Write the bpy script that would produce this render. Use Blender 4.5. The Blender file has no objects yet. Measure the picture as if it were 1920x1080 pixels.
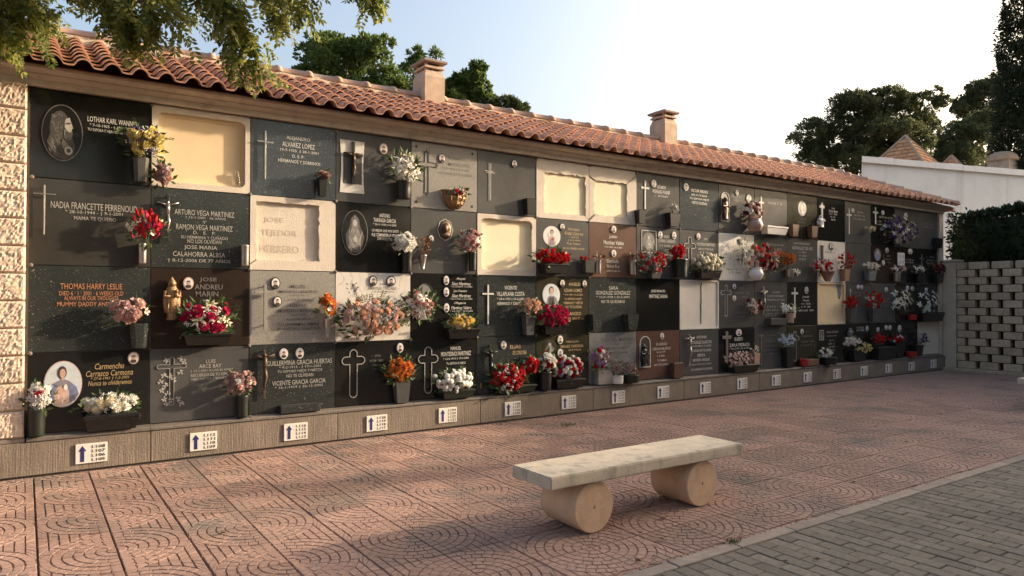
import bpy, bmesh, math, random
from mathutils import Vector, Matrix, noise as mnoise
rnd = random.Random(11)
R = math.radians
sc = bpy.context.scene
COL = sc.collection

# ------------------------------------------------------------------ camera
FPX = 1330.5
CAM = Vector((-0.0685, -6.5902, 1.3788))
RIGHT = Vector((0.8239, -0.5667, 0.0019)); UP = Vector((-0.0086, -0.0093, 0.9999)); FWD = Vector((0.5667, 0.8238, 0.0125))
cd = bpy.data.cameras.new('camera'); co = bpy.data.objects.new('camera', cd); COL.objects.link(co)
cd.sensor_width = 36.0; cd.lens = FPX / 1920 * 36.0; cd.clip_start = 0.05; cd.clip_end = 2000
m = Matrix((RIGHT, UP, -FWD)).transposed().to_4x4(); m.translation = CAM
co.matrix_world = m
sc.camera = co

# ------------------------------------------------------------------ sky, sun, exposure
SUN_AZ = R(74.5)      # from the wall's normal towards the far end of the wall
SUN_EL = R(16.3)
SDIR = Vector((math.sin(SUN_AZ) * math.cos(SUN_EL), -math.cos(SUN_AZ) * math.cos(SUN_EL), math.sin(SUN_EL)))
w = bpy.data.worlds.new('World'); sc.world = w; w.use_nodes = True
nt = w.node_tree
sky = nt.nodes.new('ShaderNodeTexSky'); sky.sky_type = 'NISHITA'; sky.sun_disc = False
sky.sun_elevation = SUN_EL; sky.sun_rotation = math.atan2(SDIR.x, SDIR.y)
sky.air_density = 1.0; sky.dust_density = 8.0; sky.ozone_density = 0.6
nt.links.new(sky.outputs[0], nt.nodes['Background'].inputs[0])
nt.nodes['Background'].inputs[1].default_value = 0.15
sl = bpy.data.lights.new('sun', 'SUN'); sl.energy = 2.9; sl.angle = R(1.4); sl.color = (1.0, 0.80, 0.58)
so = bpy.data.objects.new('sun', sl); COL.objects.link(so)
so.rotation_euler = SDIR.to_track_quat('Z', 'Y').to_euler(); so.location = SDIR * 60
vs = sc.view_settings; vs.view_transform = 'Standard'; vs.look = 'None'; vs.exposure = 1.55; vs.gamma = 1.0; vs.use_curve_mapping = False

# ------------------------------------------------------------------ survey helpers
def ray(px, py): return RIGHT * ((px - 960) / FPX) + UP * ((540 - py) / FPX) + FWD
def W(px, py, y=0.0):
    d = ray(px, py); t = (y - CAM.y) / d.y; return CAM + d * t
def G(px, py, z=0.0):
    d = ray(px, py); t = (z - CAM.z) / d.z; return CAM + d * t
def D(px, py, dep): return CAM + ray(px, py) * dep
CX = [-0.046] + [0.8 * i for i in range(1, 18)] + [14.383]
RZ = [2.996, 2.2965, 1.6176, 0.9377, 0.313]
ROWN = ['top', 'second', 'third', 'bottom']
ORD = ['first', 'second', 'third', 'fourth', 'fifth', 'sixth', 'seventh', 'eighth', 'ninth', 'tenth', 'eleventh', 'twelfth',
       'thirteenth', 'fourteenth', 'fifteenth', 'sixteenth', 'seventeenth', 'eighteenth']
def where(c, r): return '%s row, %s column' % (ROWN[r], ORD[c])

# ------------------------------------------------------------------ mesh builder
class MB:
    def __init__(s): s.v = []; s.f = []; s.mi = []
    def poly(s, pts, mi=0):
        n = len(s.v); s.v += [tuple(p) for p in pts]; s.f.append(tuple(range(n, n + len(pts)))); s.mi.append(mi)
    def faces(s, vs, fs, mi=0):
        n = len(s.v); s.v += [tuple(p) for p in vs]
        for f in fs: s.f.append(tuple(i + n for i in f)); s.mi.append(mi)
    def box(s, a, b, mi=0, bev=0.0):
        x0, y0, z0 = a; x1, y1, z1 = b
        if bev <= 0:
            s.faces([(x0,y0,z0),(x1,y0,z0),(x1,y1,z0),(x0,y1,z0),(x0,y0,z1),(x1,y0,z1),(x1,y1,z1),(x0,y1,z1)],
                    [(0,3,2,1),(4,5,6,7),(0,1,5,4),(1,2,6,5),(2,3,7,6),(3,0,4,7)], mi)
        else:      # chamfered on every edge
            bm = bmesh.new(); bmesh.ops.create_cube(bm, size=1)
            for v in bm.verts: v.co = Vector(((x0+x1)/2 + v.co.x*(x1-x0), (y0+y1)/2 + v.co.y*(y1-y0), (z0+z1)/2 + v.co.z*(z1-z0)))
            bmesh.ops.bevel(bm, geom=bm.edges[:], offset=bev, segments=1, affect='EDGES', profile=0.5)
            s.bm(bm, mi)
    def bm(s, bm, mi=0, mat=None):
        bm.verts.index_update(); n = len(s.v)
        for v in bm.verts: s.v.append(tuple((mat @ v.co) if mat else v.co))
        for f in bm.faces: s.f.append(tuple(v.index + n for v in f.verts)); s.mi.append(mi)
        bm.free()
    def mesh(s, me, mat, mi=0):
        n = len(s.v)
        for v in me.vertices: s.v.append(tuple(mat @ v.co))
        for p in me.polygons: s.f.append(tuple(i + n for i in p.vertices)); s.mi.append(p.material_index if mi is None else mi)
    def plate(s, out, y0, y1, mi=0, inner=None):
        """outline in the wall plane (x,z), extruded from y0 (front) to y1 (back); inner = hole with as many points"""
        n = len(out)
        if inner is None:
            s.faces([(x,y0,z) for x,z in out] + [(x,y1,z) for x,z in out],
                    [tuple(range(n)), tuple(range(2*n-1, n-1, -1))] + [(i, n+i, n+(i+1)%n, (i+1)%n) for i in range(n)], mi)
        else:
            vs = [(x,y0,z) for x,z in out]+[(x,y0,z) for x,z in inner]+[(x,y1,z) for x,z in out]+[(x,y1,z) for x,z in inner]
            fs = []
            for i in range(n):
                j = (i+1) % n
                fs += [(i,j,n+j,n+i), (i,2*n+i,2*n+j,j), (n+i,n+j,3*n+j,3*n+i), (2*n+i,3*n+i,3*n+j,2*n+j)]
            s.faces(vs, fs, mi)
    def tube(s, path, rad, seg=6, mi=0, cap=True):
        path = [Vector(p) for p in path]
        if not hasattr(rad, '__len__'): rad = [rad] * len(path)
        rings = []
        for i, p in enumerate(path):
            t = (path[min(i+1, len(path)-1)] - path[max(i-1, 0)])
            if t.length < 1e-9: t = Vector((0,0,1))
            t.normalize(); a = Vector((0,0,1)) if abs(t.z) < .9 else Vector((1,0,0))
            u = t.cross(a).normalized(); v = t.cross(u)
            rings.append([p + (u*math.cos(k*2*math.pi/seg) + v*math.sin(k*2*math.pi/seg)) * rad[i] for k in range(seg)])
        n = len(rings); vs = [q for r in rings for q in r]; fs = []
        for i in range(n-1):
            for k in range(seg):
                k2 = (k+1) % seg; fs.append((i*seg+k, i*seg+k2, (i+1)*seg+k2, (i+1)*seg+k))
        if cap: fs += [tuple(range(seg-1, -1, -1)), tuple((n-1)*seg+k for k in range(seg))]
        s.faces(vs, fs, mi)
    def lathe(s, prof, c, seg=16, mi=0, sx=1.0, sy=1.0, rot=0.0):
        """prof = [(r,z)...] about a vertical axis at c=(x,y)"""
        vs = []; n = len(prof)
        for r, z in prof:
            for k in range(seg):
                a = rot + k*2*math.pi/seg; vs.append((c[0] + r*sx*math.cos(a), c[1] + r*sy*math.sin(a), z))
        fs = []
        for i in range(n-1):
            for k in range(seg):
                k2 = (k+1) % seg; fs.append((i*seg+k, i*seg+k2, (i+1)*seg+k2, (i+1)*seg+k))
        fs += [tuple(range(seg-1, -1, -1)), tuple((n-1)*seg+k for k in range(seg))]
        s.faces(vs, fs, mi)
    def ball(s, c, r, seg=8, rings=5, mi=0):
        if not hasattr(r, '__len__'): r = (r, r, r)
        vs = [(c[0], c[1], c[2]-r[2])]
        for i in range(1, rings):
            a = -math.pi/2 + i*math.pi/rings
            for k in range(seg):
                b = k*2*math.pi/seg; vs.append((c[0]+r[0]*math.cos(a)*math.cos(b), c[1]+r[1]*math.cos(a)*math.sin(b), c[2]+r[2]*math.sin(a)))
        vs.append((c[0], c[1], c[2]+r[2])); L = len(vs)-1; fs = []
        for k in range(seg):
            k2 = (k+1) % seg; fs.append((0, 1+k2, 1+k)); fs.append((L, L-seg+k, L-seg+k2))
            for i in range(rings-2):
                a = 1+i*seg; fs.append((a+k, a+k2, a+seg+k2, a+seg+k))
        s.faces(vs, fs, mi)
    def data(s, name, mats, smooth=False, fix=False):
        me = bpy.data.meshes.new(name); me.from_pydata(s.v, [], s.f)
        if not isinstance(mats, (list, tuple)): mats = [mats]
        for mt in mats: me.materials.append(mt)
        if len(mats) > 1: me.polygons.foreach_set('material_index', s.mi)
        if smooth: me.polygons.foreach_set('use_smooth', [True]*len(me.polygons))
        if fix:
            bm = bmesh.new(); bm.from_mesh(me); bmesh.ops.recalc_face_normals(bm, faces=bm.faces[:]); bm.to_mesh(me); bm.free()
        me.update(); return me
    def build(s, name, mats, parent=None, smooth=False, fix=True):
        return link(name, s.data(name, mats, smooth, fix), parent)

def link(name, me, parent=None, mw=None):
    o = bpy.data.objects.new(name, me); COL.objects.link(o)
    if parent is not None: o.parent = parent
    if mw is not None: o.matrix_basis = mw
    return o
LABELS = {}
def tag(o, label, cat, group=None, kind=None, shared=False):
    n = len(label.split()); assert 4 <= n <= 16, (n, label)
    assert shared or label not in LABELS, label
    LABELS[label] = 1
    o['label'] = label; o['category'] = cat
    if group: o['group'] = group
    if kind: o['kind'] = kind
    return o
def empty(name, loc=(0,0,0)):
    o = bpy.data.objects.new(name, None); COL.objects.link(o); o.location = loc; o.empty_display_size = .1; return o
def structure(o): o['kind'] = 'structure'; return o
def stuff(o): o['kind'] = 'stuff'; return o

# ------------------------------------------------------------------ materials
def new_mat(name):
    mt = bpy.data.materials.new(name); mt.use_nodes = True; t = mt.node_tree
    return mt, t, t.nodes['Principled BSDF']
def N(t, typ, **kw):
    n = t.nodes.new(typ)
    for k, v in kw.items(): setattr(n, k, v)
    return n
def mixc(t, fac, a, b, mode='MIX'):
    n = N(t, 'ShaderNodeMix', data_type='RGBA', blend_type=mode)
    for s, v in ((0, fac), (6, a), (7, b)):
        if hasattr(v, 'is_linked') or hasattr(v, 'links'): t.links.new(v, n.inputs[s])
        else: n.inputs[s].default_value = v if s == 0 else (*v, 1)
    return n.outputs[2]
def ramp(t, src, stops):
    n = N(t, 'ShaderNodeValToRGB'); e = n.color_ramp.elements
    while len(e) < len(stops): e.new(0.5)
    for i, (p, c) in enumerate(stops): e[i].position = p; e[i].color = (c, c, c, 1) if not hasattr(c, '__len__') else (*c, 1)
    t.links.new(src, n.inputs[0]); return n.outputs[0]
def pos(t): return N(t, 'ShaderNodeNewGeometry').outputs['Position']
def obj(t): return N(t, 'ShaderNodeTexCoord').outputs['Object']
def noise(t, co, scale, detail=4, rough=.55, vec=None):
    n = N(t, 'ShaderNodeTexNoise'); n.inputs['Scale'].default_value = scale; n.inputs['Detail'].default_value = detail; n.inputs['Roughness'].default_value = rough
    if vec:
        mp = N(t, 'ShaderNodeMapping'); mp.inputs['Scale'].default_value = vec; t.links.new(co, mp.inputs[0]); co = mp.outputs[0]
    t.links.new(co, n.inputs['Vector']); return n.outputs[0]
def bump(t, b, h, strength=.3, dist=.01):
    n = N(t, 'ShaderNodeBump'); n.inputs['Strength'].default_value = strength; n.inputs['Distance'].default_value = dist
    t.links.new(h, n.inputs['Height']); t.links.new(n.outputs[0], b.inputs['Normal'])
def plain(name, c, rough=.6, var=.15, scale=14, bmp=0.0, bscale=120, metal=0.0, spec=.5, rand=0.0, patch=None, pscale=3):
    """base colour with grainy variation, optional per-object variation, stained patches and fine relief"""
    mt, t, b = new_mat(name); p = pos(t)
    f = ramp(t, noise(t, p, scale, 6), [(.3, 0.0), (.7, 1.0)])
    lo = tuple(x*(1-var) for x in c); hi = tuple(min(1, x*(1+var)) for x in c)
    colr = mixc(t, f, lo, hi)
    if patch: colr = mixc(t, ramp(t, noise(t, p, pscale, 5, .65), [(.5, 0.0), (.68, 1.0)]), colr, patch)
    if rand > 0:
        oi = N(t, 'ShaderNodeObjectInfo'); mr = N(t, 'ShaderNodeMapRange'); t.links.new(oi.outputs['Random'], mr.inputs[0])
        mr.inputs[3].default_value = 1-rand; mr.inputs[4].default_value = 1+rand
        hs = N(t, 'ShaderNodeHueSaturation'); t.links.new(colr, hs.inputs['Color']); t.links.new(mr.outputs[0], hs.inputs['Value']); colr = hs.outputs[0]
    t.links.new(colr, b.inputs['Base Color'])
    b.inputs['Roughness'].default_value = rough; b.inputs['Metallic'].default_value = metal; b.inputs['Specular IOR Level'].default_value = spec
    if bmp > 0: bump(t, b, noise(t, p, bscale, 5, .6), bmp, .01)
    return mt
def granite(name, base, fleck, amount=.62, scale=160, rough=.16, cloud=.14, spec=.5):
    mt, t, b = new_mat(name); p = pos(t)
    c0 = mixc(t, ramp(t, noise(t, p, 3.5, 5), [(.3, 0.0), (.7, 1.0)]), tuple(x*(1-cloud) for x in base), tuple(x*(1+cloud) for x in base))
    f = ramp(t, noise(t, p, scale, 2, .5), [(amount, 0.0), (amount+.05, 1.0)])
    f2 = ramp(t, noise(t, p, scale*.32, 2, .5), [(amount+.02, 0.0), (amount+.1, .8)])
    c1 = mixc(t, f, c0, fleck); c2 = mixc(t, f2, c1, tuple(x*.8 for x in fleck))
    t.links.new(c2, b.inputs['Base Color'])
    # film of dust: roughness varies
    rr = ramp(t, noise(t, p, 6, 6, .6), [(.3, rough*.92), (.75, min(1, rough*1.25))]); t.links.new(rr, b.inputs['Roughness'])
    b.inputs['Specular IOR Level'].default_value = spec
    return mt
def leafmat(name, c1, c2, trans=.35, rough=.5):
    mt, t, b = new_mat(name)
    g = N(t, 'ShaderNodeNewGeometry'); colr = mixc(t, g.outputs['Random Per Island'], c1, c2)
    t.links.new(colr, b.inputs['Base Color']); b.inputs['Roughness'].default_value = rough; b.inputs['Specular IOR Level'].default_value = .3
    tr = N(t, 'ShaderNodeBsdfTranslucent'); t.links.new(colr, tr.inputs[0]); mx = N(t, 'ShaderNodeMixShader'); mx.inputs[0].default_value = trans
    t.links.new(b.outputs[0], mx.inputs[1]); t.links.new(tr.outputs[0], mx.inputs[2]); t.links.new(mx.outputs[0], t.nodes['Material Output'].inputs[0])
    return mt
def petal(name, c, var=.25):
    mt, t, b = new_mat(name); oi = N(t, 'ShaderNodeObjectInfo'); g = N(t, 'ShaderNodeNewGeometry')
    c0 = mixc(t, oi.outputs['Random'], tuple(x*(1-var) for x in c), tuple(min(.9, x*(1+var)) for x in c))
    c1 = mixc(t, g.outputs['Random Per Island'], c0, tuple(min(.9, x*1.05+.01) for x in c))
    t.links.new(c1, b.inputs['Base Color']); b.inputs['Roughness'].default_value = .65; b.inputs['Specular IOR Level'].default_value = .2
    tr = N(t, 'ShaderNodeBsdfTranslucent'); t.links.new(c1, tr.inputs[0]); mx = N(t, 'ShaderNodeMixShader'); mx.inputs[0].default_value = .2
    t.links.new(b.outputs[0], mx.inputs[1]); t.links.new(tr.outputs[0], mx.inputs[2]); t.links.new(mx.outputs[0], t.nodes['Material Output'].inputs[0])
    return mt
def striated(name, c):
    mt, t, b = new_mat(name); p = pos(t)
    s1 = noise(t, p, 1.0, 3, .6, (130, 20, 3.0)); s2 = noise(t, p, 5, 5, .6); s3 = noise(t, p, 60, 4, .6)
    c1 = mixc(t, ramp(t, s2, [(.3, 0.0), (.7, 1.0)]), tuple(x*.72 for x in c), tuple(x*1.12 for x in c))
    c2 = mixc(t, ramp(t, s1, [(.35, 0.0), (.6, 1.0)]), tuple(x*.74 for x in c), c1)
    t.links.new(c2, b.inputs['Base Color']); b.inputs['Roughness'].default_value = .9
    ad = N(t, 'ShaderNodeMath', operation='ADD'); t.links.new(s1, ad.inputs[0]); t.links.new(s3, ad.inputs[1]); bump(t, b, ad.outputs[0], .5, .010)
    return mt
def brickmat(name, c1, c2, cm, sx, sz):
    mt, t, b = new_mat(name); n = N(t, 'ShaderNodeTexBrick'); uv = N(t, 'ShaderNodeTexCoord'); t.links.new(uv.outputs['UV'], n.inputs['Vector'])
    n.inputs['Color1'].default_value = (*c1, 1); n.inputs['Color2'].default_value = (*c2, 1); n.inputs['Mortar'].default_value = (*cm, 1)
    n.inputs['Scale'].default_value = 1; n.inputs['Brick Width'].default_value = sx; n.inputs['Row Height'].default_value = sz; n.inputs['Mortar Size'].default_value = .02
    t.links.new(n.outputs[0], b.inputs['Base Color']); b.inputs['Roughness'].default_value = .9; return mt

M = {}
M['tile'] = plain('pink_paving', (.315, .203, .162), .85, .2, 30, .3, 260, rand=.16, patch=(.185, .148, .126), pscale=1.3, spec=.3)
M['bed'] = plain('sand_joint', (.11, .085, .07), .95, .3, 40)
M['paver'] = plain('grey_paver', (.165, .14, .112), .85, .22, 35, .3, 240, rand=.18, patch=(.105, .093, .075), pscale=1.1, spec=.3)
M['kerb'] = plain('kerb_concrete', (.27, .215, .175), .85, .15, 20, .3, 200, rand=.08, patch=(.19, .16, .135), pscale=2.2)
M['earth'] = plain('dry_earth', (.24, .19, .14), .95, .25, 3, .3, 40)
M['roof'] = plain('terracotta', (.46, .245, .165), .85, .28, 22, .3, 120, rand=.24, patch=(.29, .19, .14), pscale=5, spec=.3)
M['ridge'] = plain('terracotta_mortar', (.44, .28, .20), .85, .2, 20, .25, 120, rand=.14, patch=(.38, .31, .24), pscale=6)
M['mortar'] = plain('lime_mortar', (.5, .43, .34), .95, .15, 20, .3, 90)
M['cornice'] = plain('ochre_render', (.50, .42, .335), .85, .08, 16, .2, 130, rand=.04, patch=(.38, .315, .25), pscale=9)
M['pier'] = plain('cream_render', (.50, .42, .33), .9, .1, 6, .2, 120, patch=(.42, .35, .28), pscale=3)
M['frame'] = plain('grey_mullion', (.16, .13, .11), .8, .2, 30)
M['wallback'] = plain('niche_wall', (.3, .24, .19), .9, .15, 6)
M['split'] = plain('split_face_block', (.60, .475, .375), .95, .14, 45, .6, 70, rand=.06, patch=(.52, .38, .28), pscale=18)
M['plinth'] = striated('bush_hammered_plinth', (.25, .20, .155))
M['ledge'] = plain('grey_ledge', (.16, .135, .115), .55, .25, 40, .1, 200, rand=.08)
M['cement'] = plain('white_cement', (.62, .55, .46), .95, .06, 8, .35, 70, patch=(.55, .46, .37), pscale=4)
M['cream'] = plain('cream_board', (.74, .57, .36), .8, .05, 5, .05, 60)
M['cream2'] = plain('pale_cream_board', (.78, .67, .47), .8, .05, 5, .05, 60)
M['board'] = plain('white_board', (.66, .62, .56), .75, .05, 5, .05, 60)
M['bench'] = plain('cast_stone', (.52, .44, .33), .85, .12, 12, .25, 160, patch=(.30, .27, .20), pscale=5)
M['drum'] = plain('cast_stone_drum', (.62, .41, .265), .8, .08, 8, .15, 160, patch=(.53, .36, .24), pscale=4)
def caststone(name, c, stain, amt):
    mt, t, b = new_mat(name); p = pos(t)
    c1 = mixc(t, ramp(t, noise(t, p, 9, 6), [(.3, 0.0), (.7, 1.0)]), tuple(x*.86 for x in c), tuple(min(1, x*1.1) for x in c))
    st = noise(t, p, 1.0, 5, .65, (11, 11, 3.5)); c2 = mixc(t, ramp(t, st, [(amt, 0.0), (amt+.16, .8)]), c1, stain)
    po = ramp(t, noise(t, p, 150, 2, .5), [(.30, 0.0), (.38, 1.0)]); c3 = mixc(t, po, tuple(x*.55 for x in c), c2)
    t.links.new(c3, b.inputs['Base Color']); b.inputs['Roughness'].default_value = .88
    ad = N(t, 'ShaderNodeMath', operation='MULTIPLY_ADD'); t.links.new(po, ad.inputs[0]); ad.inputs[1].default_value = .8; t.links.new(noise(t, p, 45, 5, .6), ad.inputs[2]); bump(t, b, ad.outputs[0], .35, .006)
    return mt
M['bench'] = caststone('cast_stone', (.54, .46, .355), (.26, .235, .185), .52)
M['drum'] = caststone('cast_stone_drum', (.62, .42, .28), (.44, .31, .21), .56)
M['hole'] = plain('dark_hole', (.02, .015, .012), .95)
M['latt'] = plain('concrete_block', (.47, .365, .26), .9, .14, 18, .3, 120, rand=.12, patch=(.36, .285, .21), pscale=6)
M['white'] = plain('whitewash', (.53, .565, .62), .9, .05, 2.5, .2, 60, patch=(.46, .49, .535), pscale=1.3)
def limewash(name, c, dark):
    mt, t, b = new_mat(name); p = pos(t)
    c1 = mixc(t, ramp(t, noise(t, p, 1.6, 6, .65), [(.42, 0.0), (.7, 1.0)]), c, tuple(x*.88 for x in c))
    c2 = mixc(t, ramp(t, noise(t, p, 1.0, 4, .6, (5, 5, .35)), [(.56, 0.0), (.72, .55)]), c1, dark)
    c3 = mixc(t, ramp(t, noise(t, p, 9, 3, .7), [(.67, 0.0), (.70, .7)]), c2, dark)
    t.links.new(c3, b.inputs['Base Color']); b.inputs['Roughness'].default_value = .9; bump(t, b, noise(t, p, 18, 6, .6), .35, .02); return mt
M['white'] = limewash('limewash', (.545, .58, .635), (.40, .41, .43))
M['chim'] = plain('chimney_render', (.42, .315, .235), .9, .15, 8, .2, 100, patch=(.33, .265, .185), pscale=5)
M['chimcap'] = plain('chimney_cap', (.22, .17, .145), .85, .15, 10)
# stones
M['charcoal'] = granite('charcoal_granite', (.046, .043, .038), (.10, .095, .085), .66, 170, .14)
M['black'] = granite('black_granite', (.015, .015, .014), (.06, .06, .055), .70, 200, .10)
M['brownblack'] = granite('brown_black_granite', (.030, .021, .017), (.08, .06, .05), .66, 170, .13)
M['olive'] = granite('olive_granite', (.035, .032, .020), (.10, .09, .06), .63, 170, .16)
M['grey'] = granite('dark_grey_granite', (.078, .076, .073), (.16, .16, .155), .64, 220, .2)
M['speck'] = granite('speckled_granite', (.032, .036, .034), (.30, .32, .29), .655, 100, .17)
M['speckb'] = granite('blue_speckled_granite', (.046, .054, .060), (.32, .36, .38), .655, 100, .17)
M['light'] = granite('light_grey_granite', (.30, .28, .25), (.12, .11, .10), .58, 260, .3, .08)
M['silver'] = granite('silver_granite', (.20, .20, .20), (.09, .09, .09), .58, 240, .25, .08)
M['red'] = granite('red_brown_granite', (.14, .075, .055), (.05, .03, .025), .56, 240, .22, .1)
def marble(name):
    mt, t, b = new_mat(name); p = pos(t)
    wv = N(t, 'ShaderNodeTexWave'); wv.inputs['Scale'].default_value = 2.6; wv.inputs['Distortion'].default_value = 14; wv.inputs['Detail'].default_value = 5; wv.inputs['Detail Scale'].default_value = 1.6
    t.links.new(p, wv.inputs['Vector'])
    c = mixc(t, ramp(t, wv.outputs[1], [(.0, 1.0), (.05, 0.0)]), (.66, .62, .56), (.50, .465, .43)); t.links.new(c, b.inputs['Base Color']); b.inputs['Roughness'].default_value = .3
    return mt
M['marble'] = marble('veined_marble')
# metals, paint
M['bronze'] = plain('bronze', (.30, .175, .085), .55, .35, 60, metal=.45)
M['dbronze'] = plain('dark_bronze', (.12, .075, .048), .5, .3, 40, metal=.5)
M['steel'] = plain('steel', (.46, .43, .40), .3, .15, 30, metal=.85)
M['iron'] = plain('dark_metal', (.022, .021, .020), .35, .2, 30, metal=.1)
M['ltext'] = plain('white_lettering', (.56, .54, .50), .6, .1)
M['dtext'] = plain('faded_lettering', (.36, .34, .31), .6, .1)
M['gold'] = plain('gold_lettering', (.42, .29, .14), .5, .1)
M['orange'] = plain('orange_lettering', (.42, .18, .085), .6, .1)
M['gtext'] = plain('grey_lettering', (.07, .065, .06), .6, .1)
M['sgtext'] = plain('soft_grey_lettering', (.13, .12, .11), .6, .1)
M['btext'] = plain('black_lettering', (.025, .022, .02), .6, .1)
M['incised_shade'] = plain('incised_cement_shade', (.50, .42, .33), .95, .1)  # darker flat letters: shade of the cut grooves put into the colour
M['etch'] = plain('etched_mid', (.16, .15, .14), .6, .2, 60)
M['etchl'] = plain('etched_light', (.38, .36, .33), .6, .2, 60)
M['etchd'] = plain('etched_dark', (.05, .047, .043), .6, .2, 60)
M['porc'] = plain('porcelain', (.72, .69, .65), .25, .04)
M['skin'] = plain('photo_skin', (.50, .32, .24), .4, .1)
M['hair'] = plain('photo_dark', (.05, .04, .038), .4, .1)
M['cloth'] = plain('photo_cloth', (.22, .20, .24), .4, .2)
M['blue'] = plain('photo_blue', (.16, .18, .30), .4, .25, 30)
M['rose'] = plain('photo_rose', (.52, .36, .30), .4, .2, 30)
M['skyp'] = plain('photo_sky', (.52, .57, .60), .4, .12, 12)
M['plate'] = plain('sign_plate', (.76, .72, .64), .4, .04)
M['arrow'] = plain('sign_blue', (.022, .025, .14), .5, .1)
M['pvase'] = plain('pink_ceramic', (.42, .28, .22), .5, .15)
M['terra'] = plain('brown_pot', (.26, .13, .08), .6, .15)
M['wood'] = plain('brown_stone_vase', (.17, .095, .055), .5, .2, 20)
M['redplastic'] = plain('red_candle_glass', (.42, .02, .02), .3, .1)
M['greenplastic'] = plain('dark_green_tray', (.014, .020, .014), .4, .2)
M['chain'] = plain('dry_stem', (.22, .11, .07), .8, .2)
gm, gt, gb = new_mat('clear_glass'); gb.inputs['Transmission Weight'].default_value = 1; gb.inputs['Roughness'].default_value = .03; gb.inputs['Base Color'].default_value = (.9,.93,.93,1); M['glass'] = gm
# foliage
M['leaf'] = leafmat('bouquet_leaf', (.025, .055, .014), (.085, .125, .04), .25)
M['fern'] = leafmat('fern_leaf', (.04, .07, .025), (.11, .13, .05), .25)
M['robinia'] = leafmat('hanging_leaf', (.065, .11, .022), (.31, .30, .075), .6)
M['carob'] = leafmat('carob_leaf', (.06, .105, .024), (.14, .19, .055), .45)
M['pine'] = leafmat('pine_needles', (.05, .066, .03), (.125, .138, .06), .42)
M['cyp'] = leafmat('cypress_leaf', (.016, .026, .014), (.034, .048, .022), .15)
M['hedge'] = leafmat('hedge_leaf', (.012, .022, .009), (.03, .046, .017), .15)
M['bark'] = plain('bark', (.13, .095, .065), .95, .3, 14, .6, 30)
M['dryleaf'] = leafmat('dry_leaf', (.06, .035, .02), (.12, .07, .035), .1)

# ================================================================== GROUND
def depth_of(p): return (Vector(p) - CAM).dot(FWD)
def in_frame(p, mg=40):
    q = Vector(p) - CAM; d = q.dot(FWD)
    if d < .2: return False
    x = 960 + FPX*q.dot(RIGHT)/d; y = 540 - FPX*q.dot(UP)/d
    return -mg < x < 1920+mg and -mg < y < 1080+mg
b = MB(); b.poly([(-400,-400,-.09),(400,-400,-.09),(400,400,-.09),(-400,400,-.09)])
structure(b.build('ground', M['earth'], fix=False))
KA, KB = Vector((2.5, -3.992)), Vector((8.5, -3.986))           # pavement edge of the kerb strip
KD = (KB-KA).normalized(); KN = Vector((KD.y, -KD.x))                # KN points to the camera side
if KN.y > 0: KN = -KN
KW = .092
def kerb_y(x, off=0.0):
    p = KA + KN*off; return p.y + (x-p.x)*KD.y/KD.x

# --- pink tiles with embossed rings of setts (four tiles make one ring)
T = .3588
def sett(mb, poly, zt, zb, ins):
    """one raised sett: inset top, sloped sides"""
    n = len(poly); cx = sum(p[0] for p in poly)/n; cy = sum(p[1] for p in poly)/n
    top = []
    for i in range(n):
        a = Vector(poly[i-1]); p = Vector(poly[i]); q = Vector(poly[(i+1) % n])
        e1 = (p-a); e2 = (q-p)
        if e1.length < 1e-6 or e2.length < 1e-6: top.append((p.x, p.y)); continue
        n1 = Vector((-e1.y, e1.x)).normalized(); n2 = Vector((-e2.y, e2.x)).normalized(); k = (n1+n2)
        k = k.normalized() * min(2.2, 1/max(.3, k.normalized().dot(n1))) if k.length > 1e-6 else n1
        top.append((p.x + k.x*ins, p.y + k.y*ins))
    dz = rnd.uniform(-.0012, .0008)
    mb.faces([(x,y,zb) for x,y in poly] + [(x,y,zt+dz) for x,y in top], [tuple(range(n, 2*n))] + [(i, (i+1)%n, n+(i+1)%n, n+i) for i in range(n)])
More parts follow.
